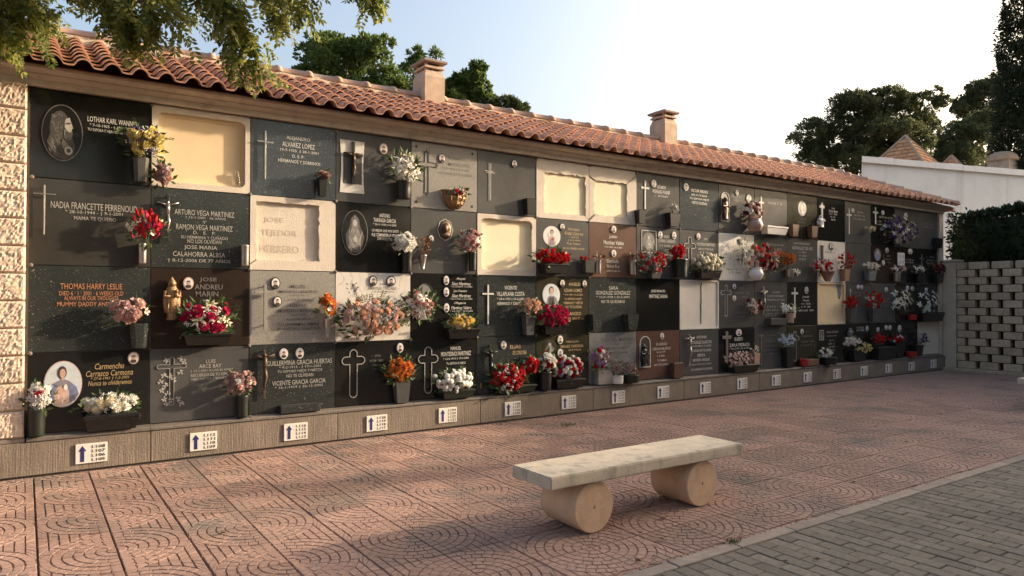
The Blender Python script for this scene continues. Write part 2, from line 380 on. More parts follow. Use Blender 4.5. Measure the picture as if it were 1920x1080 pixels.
def tile_mesh(fx, fy, seed):
    rr = random.Random(seed); mb = MB(); g = .0052; S = T - .006; zb = -.010
    mb.faces([(0,0,zb),(S,0,zb),(S,S,zb),(0,S,zb),(0,0,-.025),(S,0,-.025),(S,S,-.025),(0,S,-.025)], [(0,1,2,3),(0,4,5,1),(1,5,6,2),(2,6,7,3),(3,7,4,0)])
    nr = 7; rw = S/nr; half = g/2
    for k in range(nr):
        r0 = k*rw + half; r1 = (k+1)*rw - half
        if k == 0: r0 = .004
        n = max(1, round((r0+r1)/2*math.pi/2/.052)); off = 0
        for i in range(n):
            a0 = (i/n)*math.pi/2; a1 = ((i+1)/n)*math.pi/2; am = (a0+a1)/2
            da = half*.42/((r0+r1)/2)
            b0 = a0+da; b1 = a1-da
            pts = [(r0*math.cos(b0), r0*math.sin(b0)), (r1*math.cos(b0), r1*math.sin(b0)), (r1*math.cos(am), r1*math.sin(am)), (r1*math.cos(b1), r1*math.sin(b1)), (r0*math.cos(b1), r0*math.sin(b1))]
            if r0 > .05: pts.append((r0*math.cos(am), r0*math.sin(am)))
            sett(mb, pts, 0, zb, .0022)
    # corner outside the ring: strips along y, broken into setts
    ns = 7; sw = S/ns
    for k in range(ns):
        x0 = k*sw+half; x1 = (k+1)*sw-half
        ya = math.sqrt(max(0, S*S-x0*x0)); yb = math.sqrt(max(0, S*S-x1*x1))
        if S - (ya+yb)/2 < .012: continue
        ya += g; yb += g
        if ya > S - .006: ya = S - .006
        L = S - (ya+yb)/2; nseg = max(1, round(L/.06))
        for i in range(nseg):
            l0 = ya + (S-ya)*i/nseg; l1 = ya + (S-ya)*(i+1)/nseg; m0 = yb + (S-yb)*i/nseg; m1 = yb + (S-yb)*(i+1)/nseg
            h2 = half*.45 if i else 0
            sett(mb, [(x0,l0+h2),(x1,m0+h2),(x1,m1-half*.45),(x0,l1-half*.45)], 0, zb, .0022)
    v = []
    for x, y, z in mb.v: v.append(((x if fx else S-x) - S/2, (y if fy else S-y) - S/2, z))
    mb.v = v
    if fx != fy: mb.f = [tuple(reversed(f)) for f in mb.f]
    return mb
TX0, TY0 = .362, -1.45                                              # a ring centre
tmesh = {}
for fx in (0, 1):
    for fy in (0, 1): tmesh[fx, fy] = tile_mesh(fx, fy, 5).data('paving_tile', M['tile'])
b = MB(); b.poly([(-3.2, -.05, -.024), (-3.2, kerb_y(-3.2), -.024), (14.47, kerb_y(14.47), -.024), (14.47, -.05, -.024)])
pav = structure(b.build('pavement', M['bed'], fix=False))
cells = []
for i in range(-10, 42):
    for j in range(-14, 5):
        x = TX0 + (i+.5)*T; y = TY0 + (j+.5)*T
        if y > .1 or x < -3.0 or x > 14.6: continue
        if y < kerb_y(x) - T*.8: continue
        cells.append((depth_of((x,y,0)) if in_frame((x,y,0), 90) else 999, x, y, i & 1, j & 1))
cells.sort(); rest = MB()
for k, (d, x, y, ix, iy) in enumerate(cells):
    me = tmesh[1-ix, 1-iy]; half = T/2
    straddle = (y - half < kerb_y(x+half) + .03) or (y + half > -.06) or (x + half > 14.46)
    if straddle:
        bm = bmesh.new(); bm.from_mesh(me); bmesh.ops.translate(bm, vec=(x,y,0), verts=bm.verts[:])
        for pc, pn in (((KA.x, KA.y+.004, 0), (KN.x, KN.y, 0)), ((0, -.078, 0), (0, 1, 0)), ((14.46, 0, 0), (1, 0, 0))):
            bmesh.ops.bisect_plane(bm, geom=bm.verts[:]+bm.edges[:]+bm.faces[:], plane_co=pc, plane_no=pn, clear_outer=True)
        if not bm.faces: bm.free(); continue
        if k < 290:
            bmesh.ops.translate(bm, vec=(-x,-y,0), verts=bm.verts[:]); m2 = bpy.data.meshes.new('paving_tile'); bm.to_mesh(m2); bm.free(); m2.materials.append(M['tile'])
            link('paving_tile', m2, pav, Matrix.Translation((x, y, rnd.uniform(-.002, .001))))
        else: rest.bm(bm)
    elif k < 290:
        link('paving_tile', me, pav, Matrix.Translation((x, y, rnd.uniform(-.002, .001))) @ Matrix.Rotation(rnd.gauss(0, .002), 4, 'Z'))
    else: rest.mesh(me, Matrix.Translation((x, y, rnd.uniform(-.002, .001))))
stuff(rest.build('far_paving_tiles', M['tile'], pav, fix=False))

# --- kerb strip
b = MB(); a0 = KA - KD*6; 
p0 = KA - KD*5.8; L = (Vector((16, kerb_y(16))) - p0).length
kb = [(p0+KN*.002), (p0+KN*(KW)), (p0+KD*L+KN*KW), (p0+KD*L+KN*.002)]
b.poly([(q.x,q.y,-.02) for q in kb]); kerb = structure(b.build('kerb', M['bed'], fix=False))
s0 = 0; 
while s0 < L:
    ln = .498; mb = MB(); mb.box((0.003, 0.003, -.08), (ln-.003, KW-.006, .004 + rnd.uniform(0, .003)), bev=.005)
    mw = Matrix(((KD.x, KN.x, 0, p0.x+KD.x*s0), (KD.y, KN.y, 0, p0.y+KD.y*s0), (0,0,1,0), (0,0,0,1)))
    for i, v in enumerate(mb.v): mb.v[i] = tuple(mw @ Vector(v))
    mb.build('kerb_stone', M['kerb'], kerb); s0 += .5

# --- grey block paving on the camera's side
b = MB(); b.poly([(-5, kerb_y(-5, KW), -.022), (-5, -11, -.022), (22, -11, -.022), (22, kerb_y(22, KW), -.022)])
road = structure(b.build('path', M['bed'], fix=False))
BW, BL = .0945, .189
mb = MB(); mb.box((-BW/2+.0025, -BL/2+.0025, -.05), (BW/2-.0025, BL/2-.0025, 0), bev=.004); blk = mb.data('paving_block', M['paver'], fix=True)
cand = []
for i in range(int(-3/BW), int(15/BW)):
    x = (i+.5)*BW
    for j in range(-36, 12):
        y = -4.17 + (j + (.5 if i & 1 else 0))*BL
        if y - BL/2 > kerb_y(x, KW+.002) : continue
        if y < -7.9 or (x > 9 and y < -6.2) : continue
        vis = in_frame((x,y,0), 30)
        if not vis and not (x > -1 and x < 9 and y > -6.6): continue
        cand.append((depth_of((x,y,0)) if vis else 999, x, y))
cand.sort(); rest = MB()
for k, (d, x, y) in enumerate(cand):
    mw = Matrix.Translation((x, y, rnd.uniform(-.003, .002))) @ Matrix.Rotation(rnd.gauss(0, .004), 4, 'Z')
    cut = y + BL/2 > kerb_y(x - BW/2, KW+.002)
    if cut:
        bm = bmesh.new(); bm.from_mesh(blk); bmesh.ops.transform(bm, matrix=mw, verts=bm.verts[:]); q = KA + KN*(KW+.003)
        r_ = bmesh.ops.bisect_plane(bm, geom=bm.verts[:]+bm.edges[:]+bm.faces[:], plane_co=(q.x,q.y,0), plane_no=(-KN.x,-KN.y,0), clear_outer=True)
        if not bm.faces: bm.free(); continue
        bmesh.ops.holes_fill(bm, edges=bm.edges[:])
        if k < 280:
            m2 = bpy.data.meshes.new('paving_block'); bm.to_mesh(m2); bm.free(); m2.materials.append(M['paver']); link('paving_block', m2, road)
        else: rest.bm(bm)
    elif k < 280: link('paving_block', blk, road, mw)
    else: rest.mesh(blk, mw)
stuff(rest.build('far_paving_blocks', M['paver'], road, fix=False))

# ================================================================== NICHE BUILDING
nb = empty('niche_building', (7.2, 1.4, 0))
tag(nb, 'long cemetery niche building with terracotta tiled roof and two chimneys', 'building')
nb_inv = Matrix.Translation((-7.2, -1.4, 0))
def part(mb, name, mats, parent=nb, smooth=False, fix=True):
    o = mb.build(name, mats, parent, smooth, fix)
    if parent is nb: o.matrix_parent_inverse = nb_inv
    return o
XL, XR = -2.6, 14.55
b = MB(); b.box((XL, .058, 0), (XR-.03, 2.95, 3.125)); part(b, 'wall', M['wallback'])
# mullions and rails behind the slab joints
for c in range(0, 19):
    b = MB(); x = CX[c]; b.box((x-.018, .010, .313), (x+.018, .0575, 2.99)); part(b, 'mullion', M['frame'])
for r in range(1, 4):
    b = MB(); b.box((-.04, .014, RZ[r]-.014), (14.38, .057, RZ[r]+.014)); part(b, 'rail', M['frame'])
# round fixing bolts at the joints
bolt = MB()
bolt.v = []
prof = [(.016, 0), (.016, -.006), (.011, -.012), (.004, -.014)]
for i, (r, y) in enumerate(prof):
    for k in range(10): a = k*math.pi/5; bolt.v.append((r*math.cos(a), y, r*math.sin(a)))
for i in range(3):
    for k in range(10): bolt.f.append((i*10+k, i*10+(k+1)%10, (i+1)*10+(k+1)%10, (i+1)*10+k)); bolt.mi.append(0)
bolt.f.append(tuple(range(30, 40))); bolt.mi.append(0)
bolt_me = bolt.data('fixing_bolt', M['frame'], True, True)
for c in range(0, 18):
    for r in range(0, 4):
        if rnd.random() < .12: continue
        z = RZ[r] - (.018 if r == 0 else 0); x = CX[c] + (.02 if c == 0 else 0)
        o = link('fixing_bolt', bolt_me, nb, Matrix.Translation((x, -.001, z))); o.matrix_parent_inverse = nb_inv
# end pier
b = MB(); b.box((14.389, -.035, .0), (XR, .6, 3.0), bev=.006); part(b, 'end_pier', M['pier'])
# plinth panels and ledge stones
edges = [-.235, 1.6, 3.2, 4.8, 6.4, 8.0, 9.6, 11.2, 12.8, 14.46]
edges = [-.235, .8, 2.4, 4.0, 5.6, 7.2, 8.8, 10.4, 12.0, 13.6, 14.52]
for i in range(len(edges)-1):
    b = MB(); b.box((edges[i]+.0015, -.08, .016), (edges[i+1]-.0015, .05, .268), bev=.004); part(b, 'plinth_panel', M['plinth'])
b = MB(); b.box((-.2, -.062, -.03), (14.5, .04, .03)); part(b, 'plinth_base', M['frame'])
b = MB(); b.box((-.235, -.075, .2685), (-.052, .05, .302), bev=.006); part(b, 'ledge_stone', M['kerb'])
for c in range(18):
    b = MB(); x0 = CX[c]+.002; x1 = CX[c+1]-.002
    if c == 17: x1 = 14.386
    dz = rnd.uniform(-.004, .004)
    vs = [(-.072,.2685),(-.088,.276),(-.088,.292+dz),(-.080,.300+dz),(.02,.310+dz),(.02,.2685)]
    n = len(vs); b.faces([(x0,y,z) for y,z in vs]+[(x1,y,z) for y,z in vs], [tuple(range(n)), tuple(range(2*n-1,n-1,-1))]+[(i,n+i,n+(i+1)%n,(i+1)%n) for i in range(n)])
    part(b, 'ledge_stone', M['ledge'])
# cornice in lengths
prof = [(.05,2.9975),(-.045,2.9975),(-.05,3.003),(-.05,3.046),(-.064,3.05),(-.098,3.072),(-.100,3.083),(-.165,3.092),(-.178,3.100),(-.180,3.118),(-.172,3.128),(.05,3.132)]
xs = [XL, -1.6, -.052] + [1.6+1.6*i for i in range(8)] + [XR+.01]
for i in range(len(xs)-1):
    b = MB(); x0, x1 = xs[i]+.0012, xs[i+1]-.0012; n = len(prof); dy = rnd.uniform(-.002, .002)
    b.faces([(x0,y+dy,z) for y,z in prof]+[(x1,y+dy,z) for y,z in prof], [tuple(range(n)), tuple(range(2*n-1,n-1,-1))]+[(k,n+k,n+(k+1)%n,(k+1)%n) for k in range(n)])
    part(b, 'cornice', M['cornice'])

# --- left wall of split-face blocks
def rock_block(x0, x1, z0, z1, yf, seed):
    mb = MB(); fine = .013 if x1 > -.5 else .03; nx = max(4, int((x1-x0)/fine)); nz = max(4, int((z1-z0)/fine)); vs = []; fs = []
    for j in range(nz+1):
        for i in range(nx+1):
            u = i/nx; v = j/nz; e = min(u, 1-u)*(x1-x0); e2 = min(v, 1-v)*(z1-z0); k = min(1, min(e, e2)/.010)
            x = x0+(x1-x0)*u; z = z0+(z1-z0)*v
            h = mnoise.noise(Vector((x*26+seed*3.1, z*22, seed)))*.006 + mnoise.noise(Vector((x*75, z*62, seed*7.7)))*.007 + mnoise.noise(Vector((x*170, z*150, seed)))*.005
            vs.append((x, yf + .010*(1-k) - k*(.006 + h), z))
    for j in range(nz):
        for i in range(nx): a = j*(nx+1)+i; fs.append((a, a+1, a+nx+2, a+nx+1))
    mb.faces(vs, fs)
    mb.box((x0+.0005, yf+.0115, z0+.0005), (x1-.0005, yf+.1, z1-.0005))
    return mb
pw = empty('stone_wall', (-.3, 0, 0)); tag(pw, 'rough pale split-face block wall left of the niches', 'wall')
pinv = Matrix.Translation((.3, 0, 0))
b = MB(); b.box((XL, -.055, .0), (-.066, .056, 3.0)); o = b.build('mortar_core', M['mortar'], pw); o.matrix_parent_inverse = pinv
zz = [.305 + .2075*i for i in range(14)]; zz[-1] = 2.995
for k in range(13):
    xe = [-.06, -.46] if k % 2 == 0 else [-.06, -.36]
    while xe[-1] > -2.5: xe.append(xe[-1]-.4)
    for q in range(len(xe)-1):
        o = rock_block(xe[q+1]+.003, xe[q]-(.003 if q else 0), zz[k]+.003, zz[k+1]-.003, -.075, k*10+q).build('stone_block', M['split'], pw, fix=False); o.matrix_parent_inverse = pinv
b = MB(); b.box((XL, -.06, .0), (-.237, .05, .303), bev=.006); o = b.build('wall_base', M['plinth'], pw); o.matrix_parent_inverse = pinv

# --- roof
RY0, RZ0, RY1, RZ1 = -.25, 3.112, 1.35, 3.795
SL = Vector((0, RY1-RY0, RZ1-RZ0)); SLEN = SL.length; SV = SL.normalized(); SN = Vector((0, -SV.z, SV.y))
b = MB()
RXE = 14.66; RXR = RXE - (RY1-RY0)
b.poly([(XL,RY0+.06,RZ0-.003),(RXE-.06,RY0+.06,RZ0-.003),(RXR,RY1,RZ1-.03),(XL,RY1,RZ1-.03)])
b.poly([(RXE-.06,RY0+.06,RZ0-.003),(RXE-.06,2*RY1-RY0,RZ0-.003),(RXR,RY1,RZ1-.03)])
b.poly([(XL,RY1,RZ1-.03),(RXR,RY1,RZ1-.03),(RXE-.06,2*RY1-RY0,RZ0-.003),(XL,2*RY1-RY0,RZ0-.003)])
b.box((RXE-.10, RY0+.05, RZ0-.075), (RXE-.03, 2*RY1-RY0, RZ0-.006))
roof = part(b, 'roof', M['roof'])
PT = .195; NC = 8; EXP = (SLEN-.06)/NC; TL = EXP + .035
pf = [(0,.002),(.010,.016),(.024,.038),(.044,.053),(.066,.058),(.088,.053),(.108,.038),(.122,.016),(.132,.002),(.164,-.002),(.196,.002)]
mb = MB(); n = len(pf); th = .013
for t_, rise in ((0, .034), (TL, .002)):
    for x, h in pf: mb.v.append((x, t_, h+rise))
    for x, h in pf: mb.v.append((x, t_, h+rise-th))
for i in range(n-1):
    for f in ((i,i+1,2*n+i+1,2*n+i), (n+i,3*n+i,3*n+i+1,n+i+1), (i,n+i,n+i+1,i+1), (2*n+i,2*n+i+1,3*n+i+1,3*n+i)): mb.f.append(f); mb.mi.append(0)
for f in ((0,2*n,3*n,n), (n-1,2*n-1,4*n-1,3*n-1)): mb.f.append(f); mb.mi.append(0)
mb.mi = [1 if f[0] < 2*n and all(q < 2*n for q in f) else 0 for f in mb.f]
M['lit_tedge'] = plain('terracotta_sunlit_edge', (.58, .33, .23), .85, .15, 30, rand=.1)  # paler front edge: sunlight on the cut tile ends put into the colour
tile_me = mb.data('roof_tile', [M['roof'], M['lit_tedge']], False, True)
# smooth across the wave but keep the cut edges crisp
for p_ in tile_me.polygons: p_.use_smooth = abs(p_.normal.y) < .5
tlist = []
for i in range(int((RXE-XL)/PT)):
    x = XL + .1 + i*PT
    for k in range(NC):
        y = RY0 + SV.y*EXP*k
        if x + PT*.6 > RXE - .02 - (y + SV.y*TL*.6 - RY0): continue
        o_ = Vector((x, RY0, RZ0)) + SV*(EXP*k)
        tlist.append((depth_of(o_) if in_frame(o_, 30) else 999, x, k))
tlist.sort(); rest = MB()
for q, (d, x, k) in enumerate(tlist):
    o_ = Vector((x, RY0, RZ0)) + SV*(EXP*k) + SN*rnd.uniform(0, .004)
    mw = Matrix(((1,0,0,o_.x),(0,SV.y,SN.y,o_.y),(0,SV.z,SN.z,o_.z),(0,0,0,1))) @ Matrix.Translation((rnd.uniform(-.003,.003), rnd.uniform(-.008,.008), 0)) @ Matrix.Rotation(rnd.gauss(0,.008), 4, 'Z')
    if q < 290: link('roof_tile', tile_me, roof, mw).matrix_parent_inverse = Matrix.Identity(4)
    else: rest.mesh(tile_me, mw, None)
o = stuff(rest.build('far_roof_tiles', [M['roof'], M['lit_tedge']], roof, False, fix=False))
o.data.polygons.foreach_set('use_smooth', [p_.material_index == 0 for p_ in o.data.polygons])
# ridge and hip caps
mb = MB(); n = 9
for t_, r in ((0,.112),(.012,.120),(.05,.120),(.055,.106),(.38,.094)):
    for i in range(n): a = math.pi*i/(n-1); mb.v.append((t_, r*math.cos(a), r*.72*math.sin(a)))
for j in range(4):
    for i in range(n-1): mb.f.append((j*n+i, j*n+i+1, (j+1)*n+i+1, (j+1)*n+i)); mb.mi.append(0)
mb.f.append(tuple(range(n))); mb.mi.append(0)
cap_me = mb.data('ridge_tile', M['ridge'], True, True)
for p_ in cap_me.polygons: p_.use_smooth = len(p_.vertices) == 4
x = XL
while x < RXR - .1:
    link('ridge_tile', cap_me, roof, Matrix.Translation((x+.36, RY1-.02, RZ1+.052)) @ Matrix.Rotation(math.pi, 4, 'Z') @ Matrix.Rotation(rnd.gauss(0,.01), 4, 'Z')); x += .345
h0 = Vector((RXE, RY0, RZ0+.035)); h1 = Vector((RXR, RY1, RZ1+.05)); hd = (h1-h0); HL = hd.length; hd.normalize(); side = hd.cross(Vector((0,0,1))).normalized(); up2 = side.cross(hd)
k = 0.0
while k < HL - .1:
    o_ = h0 + hd*k; link('hip_tile', cap_me, roof, Matrix(((hd.x,side.x,up2.x,o_.x),(hd.y,side.y,up2.y,o_.y),(hd.z,side.z,up2.z,o_.z),(0,0,0,1)))); k += .34
b = MB(); b.box((XL, RY1-.11, RZ1-.03), (RXR-.02, RY1+.075, RZ1+.062)); o = b.build('ridge_mortar', M['mortar'], roof)
# chimneys
for cx in (4.068, 8.231):
    b = MB(); q2 = math.sqrt(2); hw = .137; cy = 1.1+.165; rs = R(45); y_s = .165/.137
    b.lathe([(hw*q2, 3.5), (hw*q2, 4.080), (hw*q2*.86, 4.140), (hw*q2*.80, 4.165)], (cx, cy), 4, sy=y_s, rot=rs)
    ch = b.build('chimney', M['chim'], roof)
    b = MB()
    b.lathe([(hw*q2*.62, 4.160), (hw*q2*.62, 4.250)], (cx, cy), 4, sy=y_s, rot=rs); b.build('flue', M['hole'], ch)
    for sxx in (-1, 1):
        for syy in (-1, 1):
            b = MB(); b.box((cx+sxx*hw*.66-.02, cy+syy*hw*.66*y_s-.02, 4.162), (cx+sxx*hw*.66+.02, cy+syy*hw*.66*y_s+.02, 4.255)); b.build('post', M['chim'], ch)
    b = MB(); b.lathe([(hw*q2*.98, 4.185), (hw*q2*.98, 4.198), (hw*q2*.80, 4.228)], (cx, cy), 4, sy=y_s, rot=rs); b.build('louvre', M['chim'], ch)
    b = MB(); b.lathe([(hw*q2*1.10, 4.250), (hw*q2*1.16, 4.258), (hw*q2*1.16, 4.282), (hw*q2*.55, 4.322), (.02, 4.328)], (cx, cy), 4, sy=y_s, rot=rs); b.build('cap', M['chimcap'], ch)

# ================================================================== LATTICE WALL, HEDGE, WHITE BUILDING
lw = empty('lattice_wall', (14.5, -2, 0)); tag(lw, 'open lattice wall of beige concrete blocks below the hedge', 'wall')
linv = Matrix.Translation((-14.5, 2, 0))
def lpart(mb, name, mt): o = mb.build(name, mt, lw); o.matrix_parent_inverse = linv; return o
b = MB(); b.box((14.40, -4.6, -.05), (14.9, -.04, .055), bev=.01); lpart(b, 'footing', M['latt'])
b = MB(); b.box((14.49, -.27, .056), (14.75, -.04, 2.06), bev=.006); lpart(b, 'end_post', M['pier'])
b = MB(); b.box((14.47, -.30, 2.061), (14.77, -.037, 2.10), bev=.008); lpart(b, 'post_cap', M['pier'])
bm_ = MB(); bm_.box((-.075, -.150, -.0665), (.075, .150, .0665), bev=.009); blk_me = bm_.data('lattice_block', M['latt'], fix=True)
bm_ = MB(); bm_.box((-.075, -.07, -.0665), (.075, .07, .0665), bev=.008); half_me = bm_.data('lattice_block', M['latt'], fix=True)
for k in range(14):
    z = .056 + .0675 + k*.1425; y = -.44 - (.19 if k % 2 else 0) + rnd.uniform(-.01, .01)
    if k % 2 == 0: y = -.44
    if k % 2: y -= 0
    while y > -4.5:
        o = link('lattice_block', blk_me, lw, Matrix.Translation((14.575 + rnd.uniform(-.006,.006), y, z)) @ Matrix.Rotation(rnd.gauss(0,.012), 4, 'Z')); o.matrix_parent_inverse = linv
        y -= .38
    if k % 2:
        o = link('lattice_block', half_me, lw, Matrix.Translation((14.575, -.345, z))); o.matrix_parent_inverse = linv

def leaf_quad(mb, c, d, n, L, wd, fold=.25):
    """one small bent leaf: 2 quads folded along its length"""
    d = d.normalized(); s = d.cross(n)
    if s.length < 1e-4: s = d.cross(Vector((1,.3,.2)))
    s.normalize(); u = s.cross(d)
    mb.faces([c, c+d*L*.5+s*wd*.5+u*wd*fold, c+d*L, c+d*L*.5-s*wd*.5+u*wd*fold], [(0,1,2,3)])
def rvec(rr):
    while True:
        v = Vector((rr.uniform(-1,1), rr.uniform(-1,1), rr.uniform(-1,1)))
        if .05 < v.length < 1: return v.normalized()
def ragged(lobes, seed, k=5):
    rr = random.Random(seed); out = []
    for c, r in lobes:
        out.append((c, tuple(q*.72 for q in r)))
        for _ in range(k):
            v = rvec(rr); v.z = abs(v.z)*.9 - .25; f = rr.uniform(.62, 1.0); q = rr.uniform(.22, .42)
            out.append(((c[0]+v.x*r[0]*f, c[1]+v.y*r[1]*f, c[2]+v.z*r[2]*f), tuple(e*q for e in r)))
    return out
def foliage(lobes, n, L, wd, seed, droop=0.0, shell=.55, up=.2):
    """leaf faces spread through uneven clumps: lobes = [(centre, (rx,ry,rz))]"""
    rr = random.Random(seed); mb = MB(); tot = sum(r[0]*r[1] + r[1]*r[2] + r[0]*r[2] for _, r in lobes)
    for c, r in lobes:
        c = Vector(c); k = int(n*(r[0]*r[1]+r[1]*r[2]+r[0]*r[2])/tot)
        # sub-clumps give light and dark tufts
        ncl = max(5, k//28)
        for _ in range(ncl):
            v = rvec(rr); f = rr.uniform(shell, 1.0)**.6; cc = c + Vector((v.x*r[0], v.y*r[1], v.z*r[2]))*f
            cr = min(r)*rr.uniform(.14, .34)
            for _ in range(max(1, k//ncl)):
                o = rvec(rr); p_ = cc + o*cr*rr.random()**.5
                dd = (o*.7 + v*.6 + rvec(rr)*.6 + Vector((0,0,up-droop)))
                leaf_quad(mb, p_, dd, rvec(rr), L*rr.uniform(.6,1.3), wd*rr.uniform(.6,1.3))
    return mb
def hedge_mesh(poly_top, x0, x1, zb, n, L, wd, seed, lump=.08):
    """leaves over a box-like hedge running along y; poly_top=[(y,z)...] skyline"""
    rr = random.Random(seed); mb = MB(); ys = [p[0] for p in poly_top]
    def top(y):
        for (ya, za), (yb, zb_) in zip(poly_top, poly_top[1:]):
            if min(ya,yb) <= y <= max(ya,yb): return za + (zb_-za)*(y-ya)/(yb-ya if yb != ya else 1)
        return poly_top[-1][1]
    for _ in range(n):
        y = rr.uniform(min(ys), max(ys)); zt = top(y); side_ = rr.random()
        lum = mnoise.noise(Vector((y*2.3, rr.random()*.1, seed)))*lump
        if side_ < .45: z = zb + (zt-zb)*rr.random(); q = Vector((x0 + mnoise.noise(Vector((y*2.5, z*2.5, seed+3)))*lump*1.5, y, z)); nn = Vector((-1,0,.2))
        elif side_ < .6: z = zb + (zt-zb)*rr.random(); q = Vector((x1, y, z)); nn = Vector((1,0,.2))
        elif side_ < .92: q = Vector((rr.uniform(x0,x1), y, zt + lum)); nn = Vector((0,0,1))
        else: e = max(ys) if rr.random() < .6 else min(ys); z = zb + (zt-zb)*rr.random(); q = Vector((rr.uniform(x0,x1), e + mnoise.noise(Vector((z*4, 1, seed)))*lump, z)); nn = Vector((0, 1 if e == max(ys) else -1, .2))
        q += rvec(rr)*.05; leaf_quad(mb, q, nn + rvec(rr)*.9 + Vector((0,0,.3)), rvec(rr), L*rr.uniform(.6,1.3), wd*rr.uniform(.7,1.3))
    # twiggy core
    core = MB(); yy = sorted(ys)
    for (ya, za), (yb, zb_) in zip(poly_top, poly_top[1:]):
        i = .10; core.faces([(x0+i,ya,zb),(x0+i,yb,zb),(x0+i,yb,zb_-i),(x0+i,ya,za-i),(x1-i,ya,zb),(x1-i,yb,zb),(x1-i,yb,zb_-i),(x1-i,ya,za-i)], [(0,1,2,3),(4,7,6,5),(3,2,6,7),(0,3,7,4),(1,5,6,2)])
    return mb, core
hg = empty('hedge', (15.4, -2.4, 0)); tag(hg, 'dark clipped cypress hedge above the lattice block wall', 'hedge')
hinv = Matrix.Translation((-15.4, 2.4, 0))
mb, core = hedge_mesh([(-5.2,3.12),(-3.5,3.08),(-2.2,3.06),(-1.45,3.05),(-.95,3.0),(-.55,2.99),(-.15,2.94),(-.02,2.80),(.05,2.62)], 15.0, 15.9, .0, 16000, .11, .05, 4, .10)
for m_, nm, mt in ((mb, 'foliage', M['hedge']), (core, 'core', M['hedge'])): o = m_.build(nm, mt, hg, fix=False); o.matrix_parent_inverse = hinv

# white building behind the hedge
wb = empty('white_building', (18.6, 3.85, 0)); tag(wb, 'whitewashed building with brick pyramid roofs behind the niche wall', 'building')
winv = Matrix.Translation((-18.6, -3.85, 0))
A = Vector((18.6, 3.85)); WD = Vector((.966, -.257)); WN = Vector((.257, .966)); EN = Vector((.873, .488))
def wpart(mb, name, mt, par=None, smooth=False):
    o = mb.build(name, mt, par or wb, smooth)
    if par is None: o.matrix_parent_inverse = winv
    return o
def prism(mb, plan, z0, z1):
    n = len(plan); mb.faces([(p.x,p.y,z0) for p in plan]+[(p.x,p.y,z1) for p in plan], [tuple(range(n-1,-1,-1)), tuple(range(n,2*n))]+[(i,(i+1)%n,n+(i+1)%n,n+i) for i in range(n)])
b = MB(); prism(b, [A, A+WD*16, A+WD*16+WN*7, A+EN*9], 0, 5.03); wpart(b, 'wall', M['white'])
k = 0.0; ci = 0
while k < 16:
    b = MB(); a_ = A + WD*(k-(.08 if k == 0 else 0)) - WN*.09; e_ = A + WD*min(16, k+.52) - WN*.09
    prism(b, [a_, e_ - WD*.004, e_ - WD*.004 + WN*.42, a_ + EN*.42 if k == 0 else a_ + WN*.42], 5.032, 5.20 + rnd.uniform(-.012,.012)); wpart(b, 'coping_stone', M['white']); k += .52
M['pyr'] = plain('old_roof_brick', (.60, .27, .12), .9, .25, 16, .3, 90, rand=.16, patch=(.42, .27, .17), pscale=6)
M['pyrm'] = plain('pale_roof_mortar', (.38, .26, .17), .95, .15, 10)
def brick_pyramid(base, half, z0, apex, name, n):
    """pyramid roof: mortar core, hips and brick courses laid as steps"""
    b = MB(); cx, cy = base; cs = [(cx-half,cy-half),(cx+half,cy-half),(cx+half,cy+half),(cx-half,cy+half)]
    rot = Matrix.Rotation(.10, 2); cs = [tuple(rot @ (Vector(c)-Vector(base)) + Vector(base)) for c in cs]
    b.faces([(*c, z0) for c in cs] + [(cx, cy, apex)], [(0,1,4),(1,2,4),(2,3,4),(3,0,4),(3,2,1,0)]); py = wpart(b, name, M['pyrm'])
    hs = (apex-z0)/n
    for f in range(4):
        c0 = Vector((*cs[f], z0)); c1 = Vector((*cs[(f+1)%4], z0)); ap = Vector((cx,cy,apex))
        nn = (c1-c0).cross(ap-c0).normalized()
        if f in (2,): continue
        for k in range(n-1):
            t0 = (k+.08)/n; t1 = (k+.92)/n; L0 = c0.lerp(ap, t0); R0 = c1.lerp(ap, t0); L1 = c0.lerp(ap, t1); R1 = c1.lerp(ap, t1)
            ln = (R0-L0).length; nb_ = max(1, int(ln/.26)); sh = .5 if k % 2 else 0
            for q in range(nb_):
                u0 = min(1, (q+sh*.5+.05)/nb_*.97+.015); u1 = min(1, (q+1+sh*.5-.05)/nb_*.97+.015)
                if u1-u0 < .3/nb_: continue
                mb2 = MB(); ps = [L0.lerp(R0,u0), L0.lerp(R0,u1), L1.lerp(R1,u1), L1.lerp(R1,u0)]
                ou = nn*.035; iu = nn*.02
                mb2.faces([p_ for p_ in ps] + [ps[0]+ou, ps[1]+ou, ps[2]+iu, ps[3]+iu], [(4,5,6,7),(0,1,5,4),(1,2,6,5),(2,3,7,6),(3,0,4,7)])
                mb2.build('roof_brick', M['pyr'], py)
        b2 = MB(); b2.tube([c0 + Vector((0,0,.02)), ap + Vector((0,0,.02))], .05, 6); b2.build('hip', M['pyrm'], py)
    return py
brick_pyramid((24.75, 5.75), 1.30, 5.2, 6.90, 'pyramid_roof', 12)
brick_pyramid((26.5, 5.05), .62, 5.4, 6.30, 'small_pyramid_roof', 7)
b = MB(); c_ = D(1879, 300, 24.5); b.box((c_.x-.34, c_.y-.34, 5.0), (c_.x+.34, c_.y+.34, 6.08)); bt = wpart(b, 'brick_turret', M['chim'])
b = MB(); b.lathe([(.48, 6.081), (.52, 6.11), (.46, 6.24), (.36, 6.34), (.22, 6.40)], (c_.x, c_.y), 8); b.build('turret_cap', M['pyrm'], bt)

